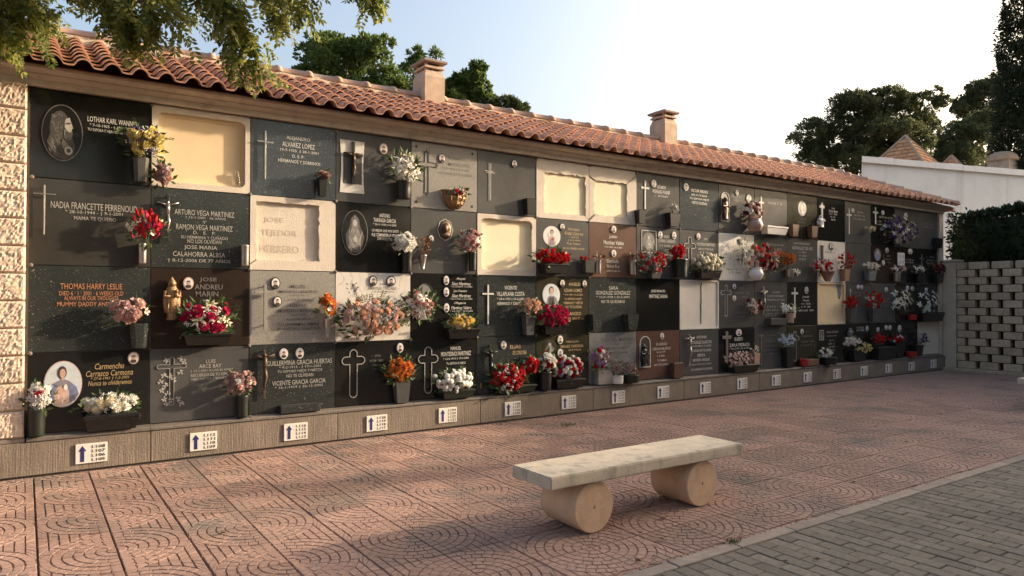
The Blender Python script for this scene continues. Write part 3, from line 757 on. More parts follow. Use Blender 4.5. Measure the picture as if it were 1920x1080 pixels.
# ================================================================== TREES
def tree(name, label, base, h, lobes, n, L, wd, mat, seed, r0=.2, droop=0.0, group=None, shell=.55):
    t_ = empty(name, base); tag(t_, label, 'tree', group); inv = Matrix.Translation(-Vector(base)); rr = random.Random(seed)
    mb = MB(); bx, by, bz = base; cx = sum(l[0][0] for l in lobes)/len(lobes); cy = sum(l[0][1] for l in lobes)/len(lobes)
    pts = [(bx, by, bz-.1), (bx+.06*(cx-bx), by+.06*(cy-by), bz+h*.25), (bx+.35*(cx-bx)+.1, by+.35*(cy-by), bz+h*.5), (cx, cy, bz+h*.72)]
    mb.tube(pts, [r0*1.2, r0, r0*.75, r0*.4], 8); o = mb.build('trunk', M['bark'], t_, True); o.matrix_parent_inverse = inv
    for c, r in lobes:
        mb = MB(); s_ = Vector(pts[2]).lerp(Vector(pts[3]), rr.uniform(0,.7)); c = Vector(c); mid = s_.lerp(c, .55) + rvec(rr)*r[0]*.15
        mb.tube([s_, mid, c, c + Vector((rr.uniform(-.3,.3), rr.uniform(-.3,.3), .7))*r[2]*.7], [r0*.4, r0*.28, r0*.15, .01], 6); o = mb.build('limb', M['bark'], t_, True); o.matrix_parent_inverse = inv
    o = foliage(ragged(lobes, seed+1, 7) if mat.name.startswith(('pine','carob')) else lobes, n, L, wd, seed, droop, .35 if mat.name.startswith(('pine','carob')) else shell).build('crown', mat, t_, fix=False); o.matrix_parent_inverse = inv
    return t_
def lobe(px, py, dep, rpx, rpz=None, thick=1.0):
    c = D(px, py, dep); s_ = dep/FPX; r = rpx*s_; return (tuple(c), (r, r*thick, (rpz or rpx)*s_))
# bushy tree right behind the roof
tree('carob_tree', 'bright green bushy tree behind the roof left of the chimney', (5.0, 7.6, 0), 5.8,
     [lobe(650,120,14.5,85,60), lobe(590,150,15,60,60), lobe(705,105,14,42,45), lobe(610,90,15,50,38), lobe(730,160,14,48,42), lobe(670,185,14.5,120,40), lobe(560,195,15,60,40)], 30000, .085, .05, M['carob'], 21, .16)
tree('carob_tree', 'smaller dark green tree rising right of the first roof chimney', (7.6, 6.3, 0), 5.2,
     [lobe(880,158,14.5,34,30), lobe(892,128,14.5,17,18), lobe(858,172,14.5,34,26), lobe(905,185,14.5,30,20), lobe(845,195,14.5,40,24)], 13000, .08, .048, M['carob'], 22, .12)
tree('young_tree', 'thin feathery tree tips just behind the first roof chimney', (6.6, 9.0, 0), 5.8,
     [lobe(785,112,16,22,26), lobe(818,101,16,14,10), lobe(770,135,16,20,26)], 1500, .10, .04, M['carob'], 23, .07)
tree('leafy_shrub', 'low yellow green shrub top above the ridge right of the chimney', (8.9, 6.1, 0), 4.6,
     [lobe(940,200,14.5,28,17), lobe(968,208,14.5,22,13), lobe(915,205,14.5,20,16)], 2600, .10, .05, M['fern'], 24, .07)
# pines on the right
tree('pine_tree', 'broad dark pine tree behind the white building', (30.2, 10.2, 0), 9.5,
     [lobe(1530,250,30,55,40), lobe(1600,205,30,62,40), lobe(1665,190,30,50,36), lobe(1730,195,30,42,32), lobe(1640,250,30,95,50), lobe(1725,235,30,50,30), lobe(1525,300,30,45,34), lobe(1590,300,30,60,40), lobe(1690,290,30,60,40)], 80000, .13, .055, M['pine'], 31, .35)
tree('pine_tree', 'rounded green pine in front of the cypress at right', (34.0, 8.2, 0), 8.5,
     [lobe(1800,260,33,60,45), lobe(1840,235,33,40,36), lobe(1790,300,33,70,34)], 30000, .13, .055, M['pine'], 32, .3)
tree('pine_tree', 'tall dark pine rising beside the cypress at right edge', (39.0, 9.5, 0), 12,
     [lobe(1845,185,37,42,36), lobe(1880,160,37,40,36), lobe(1815,205,37,30,24), lobe(1870,230,37,50,40)], 32000, .15, .06, M['pine'], 33, .3)
c_ = D(1922, 300, 25)
tree('cypress_tree', 'tall dark columnar cypress at the right edge', (c_.x, c_.y, 0), 11,
     [((c_.x,c_.y,1.4+.8*i), (1.05-(.01*i if i < 9 else .09*(i-8)),)*2+(.95,)) for i in range(14)], 60000, .15, .05, M['cyp'], 34, .25, shell=.7)

# trees and hedges the light has to pass, outside the picture on the right and behind the camera
th_ = empty('tall_hedge', (20, -6, 0)); tag(th_, 'tall uneven evergreen hedge beyond the lattice wall, outside the view', 'hedge')
tinv = Matrix.Translation((-20, 6, 0))
mb, core = hedge_mesh([(-15,6.6),(-12,6.4),(-9.5,6.1),(-8.6,5.85),(-8.2,5.6),(-7.85,5.2),(-7.4,5.12),(-6.78,4.95),(-6.70,5.85),(-6.60,5.85),(-6.52,4.9),(-5.65,4.72),(-4.9,4.57),(-4.4,4.85),(-3.8,5.15),(-3.3,5.37),(-2.55,5.6),(-1.9,5.8),(-1.2,5.9)], 19.9, 20.9, 0, 9000, .20, .09, 9, .06)
for m_, nm in ((mb, 'foliage'), (core, 'core')): o = m_.build(nm, M['cyp'], th_, fix=False); o.matrix_parent_inverse = tinv
oh = empty('long_hedge', (5, -15, 0)); tag(oh, 'long dark hedge across the path behind the camera', 'hedge')
mb, core = hedge_mesh([(-9,3.4),(-3,3.7),(4,3.3),(10,3.8),(17,3.4)], -.6, .6, 0, 6000, .25, .11, 12, .1)
ro = Matrix.Translation((9, 0, 0)) @ Matrix.Rotation(R(-90), 4, 'Z')
for m_, nm in ((mb, 'foliage'), (core, 'core')): o = m_.build(nm, M['cyp'], oh, fix=False); o.matrix_basis = Matrix.Rotation(R(-90), 4, 'Z')

# broad pines added unseen behind the camera (they keep the sky light off the forecourt and show in the polished stone)
for k_, (x_, y_, h_) in enumerate([(-4.5,-12.2,9.5), (2.0,-12.6,10.5), (8.5,-12.4,10.0), (15.0,-12.8,10.5), (21.5,-11.5,11.0)]):
    rr = random.Random(60+k_); lb = []
    for q in range(12):
        a_ = rr.uniform(0, 6.28); d_ = rr.uniform(.5, 2.6); lb.append(((x_+d_*math.cos(a_)*1.1, y_+d_*math.sin(a_)*.8, h_-3.2+rr.uniform(-2.6,1.6)), (rr.uniform(1.3,2.0),)*2+(rr.uniform(.9,1.4),)))
    tree('added_pine', '%s added tall spreading pine from the left, unseen behind the camera' % ORD[k_], (x_, y_, 0), h_, lb, 5200, .42, .20, M['pine'], 60+k_, .28, group='pines of the avenue')

# --- the tree whose branches hang into the picture at top left
ht = empty('shade_tree', (-2.6, -2.2, 0)); tag(ht, 'tree with pinnate leaves hanging over the roof at upper left', 'tree')
hti = Matrix.Translation((2.6, 2.2, 0))
b = MB(); b.tube([(-2.6,-2.2,-.1),(-2.55,-2.2,1.2),(-2.35,-2.1,2.6),(-2.0,-2.05,3.7)], [.17,.14,.12,.10], 10); o = b.build('trunk', M['bark'], ht, True); o.matrix_parent_inverse = hti
rr = random.Random(77); crown = MB()
def pinnate(mb, base, dirv, L, n, lw_, rr):
    dirv = dirv.normalized(); p_ = base.copy(); d = dirv.copy(); side_ = d.cross(Vector((0,0,1)))
    if side_.length < .05: side_ = d.cross(rvec(rr))
    side_.normalize(); tw = Matrix.Rotation(rr.uniform(-1.2,1.2), 3, d); side_ = tw @ side_
    step = L/n
    for i in range(n):
        d = (d + Vector((0,0,-.10))).normalized(); q = p_ + d*step
        for s_ in (-1, 1):
            ld = (side_*s_*.9 + d*.35 + Vector((0,0,-.25)) + rvec(rr)*.2); leaf_quad(mb, q, ld, d.cross(side_) + rvec(rr)*.3, lw_*rr.uniform(.8,1.2), lw_*.46, .12)
        p_ = q
    leaf_quad(mb, p_, d, rvec(rr), lw_, lw_*.46, .12)
    return p_
def twig(path, radii, nleaf, Lm, spread):
    b = MB(); b.tube(path, radii, 5); o = b.build('branch', M['bark'], ht, True); o.matrix_parent_inverse = hti
    P = [Vector(p_) for p_ in path]
    for i in range(nleaf):
        t_ = rr.uniform(.12, 1)*(len(P)-1); k = min(int(t_), len(P)-2); q = P[k].lerp(P[k+1], t_-k)
        along = (P[k+1]-P[k]).normalized(); q2 = q + rvec(rr)*spread*rr.random(); pinnate(crown, q2, along*.5 + rvec(rr)*.9 + Vector((0,0,-.45)), Lm*rr.uniform(.7,1.25), rr.randint(5,8), .036, rr)
hub = Vector((-2.0,-2.05,3.7))
# main limbs reach into the frame; points given by where they cross the view
limbs = [
 ([(40,-110,5.0),(120,-50,4.9),(200,-20,4.8),(270,20,4.7),(325,50,4.7)], 46, .13),
 ([(60,-90,5.3),(180,-60,5.2),(330,-40,5.0),(420,10,4.9),(465,70,4.9),(485,140,4.9)], 46, .07),
 ([(200,-110,5.2),(380,-80,5.0),(500,-45,4.9),(560,-10,4.9),(595,25,4.9)], 44, .09),
 ([(420,-110,5.1),(560,-70,5.0),(650,-50,5.0),(685,-15,5.0),(700,25,5.0)], 34, .05),
 ([(-60,-60,5.2),(10,-20,5.1),(40,20,5.0),(70,45,5.0)], 50, .13),
 ([(-80,-30,4.9),(-30,20,4.9),(0,50,4.8),(20,75,4.8)], 34, .10),
 ([(60,-100,4.8),(150,-40,4.7),(215,10,4.7),(240,45,4.7),(250,65,4.7)], 40, .10),
 ([(300,-90,4.9),(400,-30,4.8),(435,40,4.8),(445,110,4.8)], 30, .06),
 ([(340,-90,5.2),(470,-40,5.1),(520,10,5.1),(535,50,5.1)], 34, .07),
 ([(-40,-110,5.2),(60,-60,5.1),(180,-40,5.0),(300,-20,5.0),(380,0,5.0)], 60, .12),
]
for path, nl, sp in limbs:
    P = [tuple(D(q[0], q[1]-14, q[2])) for q in path]; n_ = len(P)
    twig([tuple(hub.lerp(Vector(P[0]), .0)), tuple(hub.lerp(Vector(P[0]), .55) + Vector((0,0,.25)))] + P, [.05,.04]+[.022*(1-.75*i/(n_-1)) for i in range(n_)], 0, .17, sp)
    # leaves only along the outer part
    Q = [Vector(p_) for p_ in P]
    for i in range(int(nl*(3.3 if P[-1][0] < 1.35 else 2.2))):
        t_ = rr.uniform(0, 1)*(n_-1); k = min(int(t_), n_-2); q = Q[k].lerp(Q[k+1], t_-k) + rvec(rr)*sp*1.8*rr.random()**.7
        pinnate(crown, q, (Q[k+1]-Q[k]).normalized()*.4 + rvec(rr)*.9 + Vector((0,0,-.5)), rr.uniform(.12,.21), rr.randint(5,8), .050, rr)
# the rest of the crown, above and left of the picture
for i in range(420):
    q = Vector((-2.2,-2.1,4.9)) + Vector((rr.gauss(0,.9), rr.gauss(0,.7), rr.gauss(0,.5)))
    for j in range(2): pinnate(crown, q + rvec(rr)*.1, rvec(rr) + Vector((0,0,-.4)), rr.uniform(.12,.2), 6, .04, rr)
o = crown.build('crown', M['robinia'], ht, fix=False); o.matrix_parent_inverse = hti

# ================================================================== SLABS AND WHAT IS FIXED TO THEM
def child(par, mb, name, mats, smooth=False, fix=True):
    o = mb.build(name, mats, par, smooth, fix); o.matrix_parent_inverse = Matrix.Translation(-par.location); return o
CUR = None
def rect(c, r, g=.003): return CX[c]+g, CX[c+1]-g, RZ[r+1]+g, RZ[r]-g
def slab(c, r, mat, desc, dz=0.0):
    global CUR
    x0, x1, z0, z1 = rect(c, r); z1 -= (.006 if r == 0 else 0)
    CUR = empty('memorial_plaque', ((x0+x1)/2, 0, z0)); tag(CUR, desc + ', ' + where(c, r), 'memorial slab', 'niche slabs of the wall')
    b = MB(); f = rnd.uniform(-.0015, .0015); b.box((x0, f, z0), (x1, .0098, z1), bev=.0025); child(CUR, b, 'stone', M[mat])
    return CUR
def rrect(x0, x1, z0, z1, rad, n=5, jit=0.0, seed=0):
    rr = random.Random(seed); pts = []
    for cx, cz, a0 in ((x1-rad, z0+rad, -90), (x1-rad, z1-rad, 0), (x0+rad, z1-rad, 90), (x0+rad, z0+rad, 180)):
        for i in range(n): a = R(a0 + 90*i/(n-1)); pts.append((cx+rad*math.cos(a), cz+rad*math.sin(a)))
    if jit:
        out = []
        for i, p in enumerate(pts):
            q = pts[(i+1) % len(pts)]; L = math.hypot(q[0]-p[0], q[1]-p[1]); k = max(1, int(L/.03))
            for s_ in range(k): t_ = s_/k; out.append((p[0]+(q[0]-p[0])*t_+rr.gauss(0,jit), p[1]+(q[1]-p[1])*t_+rr.gauss(0,jit)))
        pts = out
    return pts
def outer_match(pts, x0, x1, z0, z1):
    """project an inner outline outwards onto the cell rectangle"""
    cx, cz = (x0+x1)/2, (z0+z1)/2; out = []
    for x, z in pts:
        dx, dz = x-cx, z-cz; s_ = min((x1-x0)/2/max(1e-6, abs(dx)), (z1-z0)/2/max(1e-6, abs(dz))); out.append((cx+dx*s_, cz+dz*s_))
    return out
def recess(c, r, desc, panel='cream', rim='cement', inset=(.045,.045,.05,.05), rad=.03, jit=.0, deep=.045, lip=None):
    """a niche closed by a set-back panel inside a plaster rim"""
    global CUR
    x0, x1, z0, z1 = rect(c, r); z1 -= (.006 if r == 0 else 0)
    CUR = empty('niche_cover', ((x0+x1)/2, 0, z0)); tag(CUR, desc + ', ' + where(c, r), 'niche cover', 'unmarked niche covers of the wall')
    inn = rrect(x0+inset[0], x1-inset[1], z0+inset[2], z1-inset[3], rad, 5, jit, c*7+r)
    if not jit: inn = rrect(x0+inset[0], x1-inset[1], z0+inset[2], z1-inset[3], rad, 5, 1e-5, 1)
    b = MB(); out = outer_match(inn, x0, x1, z0, z1)
    b.plate(out, -.004, deep+.004, 0, inn); child(CUR, b, 'plaster_rim', M[rim])
    b = MB(); b.box((x0+.01, deep, z0+.01), (x1-.01, deep+.010, z1-.01)); child(CUR, b, 'panel', M[panel])
    if lip:
        i2 = rrect(x0+inset[0]+lip, x1-inset[1]-lip, z0+inset[2]+lip, z1-inset[3]-lip, rad*.8, 5, 1e-5, 1); i1 = rrect(x0+inset[0]+.001, x1-inset[1]-.001, z0+inset[2]+.001, z1-inset[3]-.001, rad, 5, 1e-5, 1)
        n = min(len(i1), len(i2)); 
        b = MB(); o1 = outer_match(i2, x0+inset[0]+.001, x1-inset[1]-.001, z0+inset[2]+.001, z1-inset[3]-.001); b.plate(o1, deep-.012, deep-.0005, 0, i2); child(CUR, b, 'panel_border', M[panel])
    return CUR
# ---------------------------------------------------------------- lettering
TJOBS = []
def t(lines, mat='ltext', yy=-.0032, bold=.004):
    """lines: (text, x centre, y centre, width, height) measured on the slab; '~n' = n worn, unreadable strokes"""
    TJOBS.append((CUR, lines, mat, yy, bold))
def run_text():
    for S_, lines, mat, yy, bold in TJOBS:
        rr = random.Random(len(lines))
        for ln in lines:
            mb = MB()
            txt, xc, yc, wp, hp = ln[:5]; sh = ln[5] if len(ln) > 5 else 0
            X0 = W(xc-wp/2, yc, 0).x; X1 = W(xc+wp/2, yc, 0).x; zc = W(xc, yc, 0).z; H = abs(W(xc, yc-hp/2, 0).z - W(xc, yc+hp/2, 0).z)
            if txt[0] == '~':
                n = int(txt[1:]); p_ = 0
                for i in range(n):
                    u0 = (i+.12)/n; u1 = (i+.62)/n
                    if rr.random() < .14: continue
                    xa = X0+(X1-X0)*u0; xb = X0+(X1-X0)*u1; s_ = (xb-xa)*.42; h0 = rr.uniform(-.5,-.42)*H; h1 = rr.uniform(.3,.5)*H
                    mb.poly([(xa,yy,zc+h0),(xa+s_,yy,zc+h0),(xa+s_,yy,zc+h1),(xa,yy,zc+h1)])
                    if rr.random() < .6: zz_ = zc+rr.uniform(-.4,.3)*H; mb.poly([(xa+s_,yy,zz_),(xb,yy,zz_),(xb,yy,zz_+H*.16),(xa+s_,yy,zz_+H*.16)])
                    if rr.random() < .5: mb.poly([(xb,yy,zc+h0),(xb+s_*.7,yy,zc+h0),(xb+s_*.7,yy,zc+h1),(xb,yy,zc+h1)])
                if mb.v: child(S_, mb, 'lettering', M[mat], fix=False)
                continue
            cu = bpy.data.curves.new('lettering', 'FONT'); cu.body = txt; cu.resolution_u = 2; cu.offset = bold; cu.shear = sh
            ob = bpy.data.objects.new('lettering', cu); me = ob.to_mesh()
            if len(me.vertices):
                xs_ = [v.co.x for v in me.vertices]; ys_ = [v.co.y for v in me.vertices]; ax, bx = min(xs_), max(xs_); ay, by = min(ys_), max(ys_)
                n0 = len(mb.v)
                for v in me.vertices: mb.v.append((X0+(v.co.x-ax)/(bx-ax)*(X1-X0), yy, zc-H/2+(v.co.y-ay)/(by-ay)*H))
                for p_ in me.polygons: mb.f.append(tuple(i+n0 for i in p_.vertices)); mb.mi.append(0)
            ob.to_mesh_clear(); bpy.data.objects.remove(ob); bpy.data.curves.remove(cu)
            if mb.v: child(S_, mb, 'lettering', M[mat], fix=False)
# ---------------------------------------------------------------- crosses, portraits, reliefs
def bar(mb, x0, x1, z0, z1, yb, yf, bev=.0015): mb.box((min(x0,x1), yf, min(z0,z1)), (max(x0,x1), yb, max(z0,z1)), bev=bev)
def cross(xc, y0, y1, ya, hw, tk=3.0, mat='steel', off=.02, proud=.008):
    """latin cross: x centre, top, foot, arm height, half arm width and bar thickness in survey pixels; stands off the slab"""
    X = W(xc, ya).x; zt, zf, za = W(xc, y0).z, W(xc, y1).z, W(xc, ya).z; hx = abs(W(xc+hw, ya).x - W(xc-hw, ya).x)/2; tx = abs(W(xc+tk/2, ya).x - W(xc-tk/2, ya).x)/2; tz = tx
    mb = MB(); bar(mb, X-tx, X+tx, zf, zt, -off, -off-proud); bar(mb, X-hx, X-tx-.0002, za-tz, za+tz, -off, -off-proud*.95); bar(mb, X+tx+.0002, X+hx, za-tz, za+tz, -off, -off-proud*.95)
    if off > .004:
        for z in (zt-.25*(zt-za), zf+.12*(zt-zf)): mb.tube([(X, -off, z), (X, .001, z)], tx*.5, 6)
    child(CUR, mb, 'cross', M[mat])
def corpus(mb, X, za, hx, H, y):
    """small hanging figure on a cross: H = figure height, arms reach +-hx"""
    mb.ball((X, y-.006, za+.04*H), (H*.045, H*.045, H*.06), 8, 6)
    mb.tube([(X, y-.002, za-.02*H), (X+.01*H, y-.006, za-.16*H), (X, y-.004, za-.36*H)], [H*.06, H*.052, H*.05], 8)
    mb.tube([(X, y-.004, za-.34*H), (X+.03*H, y-.012, za-.58*H), (X, y-.004, za-.80*H), (X, y-.006, za-.92*H)], [H*.052, H*.042, H*.03, H*.02], 8)
    for s_ in (-1, 1): mb.tube([(X+s_*H*.06, y-.003, za-.02*H), (X+s_*hx*.5, y-.003, za+.01*H), (X+s_*hx*.92, y-.002, za+.05*H)], [H*.028, H*.022, H*.015], 6)
def crucifix(xc, y0, y1, ya, hw, tk=4, mat='iron', fig='bronze', off=.018):
    cross(xc, y0, y1, ya, hw, tk, mat, off, .009)
    X = W(xc, ya).x; za = W(xc, ya).z; hx = abs(W(xc+hw, ya).x-W(xc-hw, ya).x)/2; mb = MB(); corpus(mb, X, za, hx, (za-W(xc, y1).z)*.85, -off-.013); child(CUR, mb, 'corpus', M[fig], True)
def outline_cross(xc, y0, y1, ya, hw, tk, mat='etchl', style='round'):
    """raised outline of a cross with rounded or trefoil ends"""
    X = W(xc, ya).x; zt, zf, za = W(xc, y0).z, W(xc, y1).z, W(xc, ya).z; hx = abs(W(xc+hw, ya).x-W(xc-hw, ya).x)/2; t_ = abs(W(xc+tk/2, ya).x-W(xc-tk/2, ya).x)/2
    def end(cx, cz, ang):
        pts = []
        if style == 'round':
            for i in range(7): a = R(ang-90+180*i/6); pts.append((cx+t_*math.cos(a), cz+t_*math.sin(a)))
        else:
            for la, rr_ in ((-75, 1.0), (-40, 1.9), (-18, 1.25), (0, 2.3), (18, 1.25), (40, 1.9), (75, 1.0)): a = R(ang+la); pts.append((cx+t_*rr_*math.cos(a), cz+t_*rr_*math.sin(a)))
        return pts
    o = end(X+hx-t_, za, 0) + [(X+t_, za+t_)] + end(X, zt-t_, 90) + [(X-t_, za+t_)] + end(X-hx+t_, za, 180) + [(X-t_, za-t_)] + end(X, zf+t_, 270) + [(X+t_, za-t_)]
    cx0, cz0 = X, za; k = .0035 if t_ < .02 else .0068
    inn = []
    n = len(o)
    for i in range(n):
        a = Vector(o[i-1]); p_ = Vector(o[i]); q = Vector(o[(i+1) % n]); e1, e2 = p_-a, q-p_; n1 = Vector((-e1.y, e1.x)).normalized(); n2 = Vector((-e2.y, e2.x)).normalized(); v = n1+n2
        v = v.normalized()*min(1.8, 1/max(.35, v.normalized().dot(n1))) if v.length > 1e-5 else n1
        inn.append((p_.x+v.x*k, p_.y+v.y*k))
    mb = MB(); mb.plate(o, -.006, .001, 0, inn); child(CUR, mb, 'cross', M[mat])
def ell(cx, cz, rx, rz, n=20, a0=0, a1=360): return [(cx+rx*math.cos(R(a0+(a1-a0)*i/n)), cz+rz*math.sin(R(a0+(a1-a0)*i/n))) for i in range(n if a1-a0 == 360 else n+1)]
def pxy(xc, yc, rx, ry):
    p_ = W(xc, yc); return p_.x, p_.z, abs(W(xc+rx, yc).x-W(xc-rx, yc).x)/2, abs(W(xc, yc-ry).z-W(xc, yc+ry).z)/2
def medal(xc, yc, rx, ry, rim='porc', cloth='hair'):
    """small oval porcelain portrait"""
    X, Z, a, b_ = pxy(xc, yc, rx, ry); mb = MB()
    mb.plate(ell(X, Z, a, b_), -.011, .001, 0); mb.plate(ell(X, Z, a*.82, b_*.82), -.0125, -.0105, 1)
    mb.plate(ell(X, Z-b_*.5, a*.55, b_*.30, 14), -.0135, -.0124, 3); mb.plate(ell(X, Z+b_*.06, a*.33, b_*.36, 14), -.0142, -.0133, 2); mb.plate(ell(X, Z+b_*.16, a*.36, b_*.3, 10, 10, 170), -.0149, -.0141, 4)
    child(CUR, mb, 'portrait', [M[rim], M['porc'], M['skin'], M[cloth], M['hair']])
def figure(xc, yc, rx, ry, layers, name='portrait', rim=None, back=None, y0=-.002, mats=None):
    """flat etched or printed oval: layers = [(material, [(u,v)...])] in a unit ellipse box"""
    X, Z, a, b_ = pxy(xc, yc, rx, ry); ms = []; mb = MB(); y = y0
    def mi(nm):
        if nm not in ms: ms.append(nm)
        return ms.index(nm)
    if rim: mb.plate(ell(X, Z, a, b_, 36), y-.002, .001, mi(rim)); y -= .0026
    if back: mb.plate(ell(X, Z, a*.955, b_*.962, 36), y-.001, y+.0012, mi(back)); y -= .0016
    for nm, pts in layers:
        mb.poly([(X+u*a, y, Z+v*b_) for u, v in pts], mi(nm)); y -= .0007
    child(CUR, mb, name, [M[q] for q in ms], fix=False)
def E_(u, v, ru, rv, n=16, rot=0):
    c, s_ = math.cos(R(rot)), math.sin(R(rot)); return [(u+ru*math.cos(2*math.pi*i/n)*c-rv*math.sin(2*math.pi*i/n)*s_, v+ru*math.cos(2*math.pi*i/n)*s_+rv*math.sin(2*math.pi*i/n)*c) for i in range(n)]
def strokes(seed, region, n, ln, wd, ang, spread=25):
    rr = random.Random(seed); out = []
    u0, v0, u1, v1 = region
    for _ in range(n):
        u = rr.uniform(u0,u1); v = rr.uniform(v0,v1); a = R(ang+rr.uniform(-spread,spread)); dx, dy = math.cos(a)*ln*rr.uniform(.6,1.3), math.sin(a)*ln*rr.uniform(.6,1.3); nx, ny = -math.sin(a)*wd, math.cos(a)*wd
        out.append([(u-dx-nx*.2,v-dy-ny*.2),(u+nx,v+ny),(u+dx+nx*.2,v+dy+ny*.2),(u-nx,v-ny)])
    return out
BEARDED = [('etchd', E_(-.12,.12,.50,.66)), ('etchd', [(-.75,-.35),(-.5,.1),(-.2,-.2),(.15,-.25),(.45,-.1),(.62,-.45),(.5,-.8),(.1,-.95),(-.4,-.85)]),
  ('etchl', [(.16,.50),(.34,.56),(.42,.38),(.52,.20),(.45,.15),(.46,.08),(.36,.04),(.20,.10),(.10,.20),(.10,.36)]), ('etch', [(.06,.14),(.30,.06),(.48,.05),(.46,-.16),(.28,-.26),(.10,-.16)]), ('etchd', [(.16,.08),(.32,.03),(.47,.02),(.44,-.16),(.28,-.24),(.14,-.12)]),
  ('etch', [(-.02,-.2),(.22,-.34),(.36,-.5),(.16,-.62),(-.02,-.5)]), ('etchd', [(.18,.36),(.40,.38),(.40,.33),(.18,.31)]), ('etchl', E_(.30,-.62,.20,.15)), ('etchd', E_(.30,-.62,.10,.08))] + \
  [('etch', s_) for s_ in strokes(3, (-.52,-.28,-.02,.70), 46, .07, .016, 70, 60)] + [('etch', s_) for s_ in strokes(4, (-.66,-.72,-.1,-.3), 16, .16, .02, -60, 12)]
VEILED = [('etchd', [(-.32,.62),(0,.82),(.30,.62),(.42,.25),(.72,-.15),(.60,-.62),(.30,-.9),(-.30,-.9),(-.62,-.6),(-.70,-.1),(-.40,.25)]),
  ('etch', [(-.22,.62),(0,.74),(.22,.62),(.26,.20),(.5,-.2),(.4,-.6),(0,-.75),(-.4,-.6),(-.5,-.2),(-.26,.20)]), ('etchl', E_(0,.46,.15,.20)), ('etchd', [(-.15,.5),(-.1,.66),(.1,.66),(.15,.5),(.05,.6),(-.05,.6)]),
  ('etchl', [(-.18,-.25),(.0,-.12),(.18,-.25),(.12,-.42),(-.12,-.42)])] + [('etchl', s_) for s_ in strokes(8, (-.5,-.75,.5,.1), 44, .12, .014, 80, 28)]
MADONNA = [('blue', [(-.30,.10),(.05,.22),(.35,.10),(.70,-.15),(.82,-.45),(.62,-.72),(.30,-.85),(-.35,-.9),(-.70,-.55),(-.62,-.2)]), ('rose', [(-.22,.0),(.12,.02),(.30,-.3),(.34,-.85),(-.40,-.92),(-.45,-.4)]),
  ('hair', E_(-.05,.50,.24,.28)), ('skin', E_(-.02,.46,.155,.20)), ('skin', [(-.08,.30),(.06,.30),(.08,.15),(-.10,.15)]), ('cloth', [(-.55,.02),(-.15,.18),(.25,.16),(.5,.0),(.25,-.05),(-.2,-.08)]), ('skin', E_(-.12,-.28,.17,.10, 12, 20)), ('porc', E_(.14,-.14,.10,.13))] + \
  [('cloth', s_) for s_ in strokes(5, (.42,-.6,.72,-.15), 6, .14, .02, 60, 15)] + [('porc', s_) for s_ in strokes(6, (-.35,-.85,.15,-.45), 7, .14, .02, 85, 12)]
SEATED = [('rose', [(-.5,-.9),(-.35,-.1),(0,.15),(.35,-.1),(.5,-.9)]), ('hair', E_(0,.42,.20,.26)), ('skin', E_(0,.36,.14,.19)), ('cloth', [(-.3,-.9),(-.15,-.3),(.2,-.25),(.3,-.9)]), ('porc', E_(-.3,.1,.12,.2)), ('redplastic', E_(.1,-.25,.10,.12))]
def statue(xc, y0, y1, rx, mat='bronze', child_=True, off=.0):
    """robed standing figure in relief"""
    X = W(xc, (y0+y1)/2, -.04).x; zt, zf = W(xc, y0, -.04).z, W(xc, y1, -.04).z; H = zt-zf; r = abs(W(xc+rx, y0, -.04).x - W(xc-rx, y0, -.04).x)/2; mb = MB(); y = -.034
    mb.lathe([(r*.62, zf), (r*.66, zf+.02*H), (r*.60, zf+.04*H), (r*.52, zf+.22*H), (r*.62, zf+.42*H), (r*.60, zf+.60*H), (r*.56, zf+.70*H), (r*.40, zf+.765*H), (r*.18, zf+.80*H)], (X, y), 14, sy=.6)
    mb.lathe([(r*.80, zf+.16*H), (r*.95, zf+.30*H), (r*.98, zf+.48*H), (r*.80, zf+.66*H), (r*.46, zf+.78*H), (r*.40, zf+.88*H), (r*.22, zf+.95*H)], (X, y+.016), 12, sy=.32)
    mb.ball((X, y-.004, zf+.86*H), (r*.34, r*.34, H*.07), 10, 7)
    mb.lathe([(r*.42, zf+.80*H), (r*.46, zf+.87*H), (r*.30, zf+.93*H), (r*.14, zf+.96*H), (r*.10, zf+1.0*H), (r*.02, zf+1.01*H)], (X, y+.008), 10, sy=.7)
    for s_ in (-1, 1):
        mb.tube([(X+s_*r*.75, y, zf+.68*H), (X+s_*r*.85, y-.010, zf+.55*H), (X+s_*r*.25, y-.028, zf+.56*H)], [r*.24, r*.22, r*.15], 7)
        mb.tube([(X+s_*r*.45, y-.010, zf+.06*H), (X+s_*r*.5, y-.014, zf+.30*H), (X+s_*r*.3, y-.012, zf+.5*H)], [r*.12, r*.13, r*.08], 6)
    if child_: mb.ball((X+r*.42, y-.03, zf+.68*H), (r*.2, r*.2, H*.045), 8, 6); mb.tube([(X+r*.42, y-.028, zf+.64*H), (X+r*.4, y-.026, zf+.54*H)], [r*.2, r*.24], 7)
    child(CUR, mb, 'statue', M[mat], True)
def arch(xc, y0, y1, hw, mat='porc', fill='etchd', wd=.012):
    X = W(xc, y0).x; zt, zf = W(xc, y0).z, W(xc, y1).z; h = abs(W(xc+hw, y0).x-W(xc-hw, y0).x)/2; n = 10
    o = [(X+h, zf)] + [(X+h*math.cos(math.pi*i/n), zt-h+h*math.sin(math.pi*i/n)) for i in range(n+1)] + [(X-h, zf)]
    inn = [(X+h-wd, zf+wd)] + [(X+(h-wd)*math.cos(math.pi*i/n), zt-h+(h-wd)*math.sin(math.pi*i/n)) for i in range(n+1)] + [(X-h+wd, zf+wd)]
    mb = MB(); mb.plate(o, -.009, .001, 0, inn); child(CUR, mb, 'arch_frame', M[mat])
    if fill: mb = MB(); mb.poly([(x,-.0025,z) for x, z in inn]); child(CUR, mb, 'arch_panel', M[fill], fix=False)
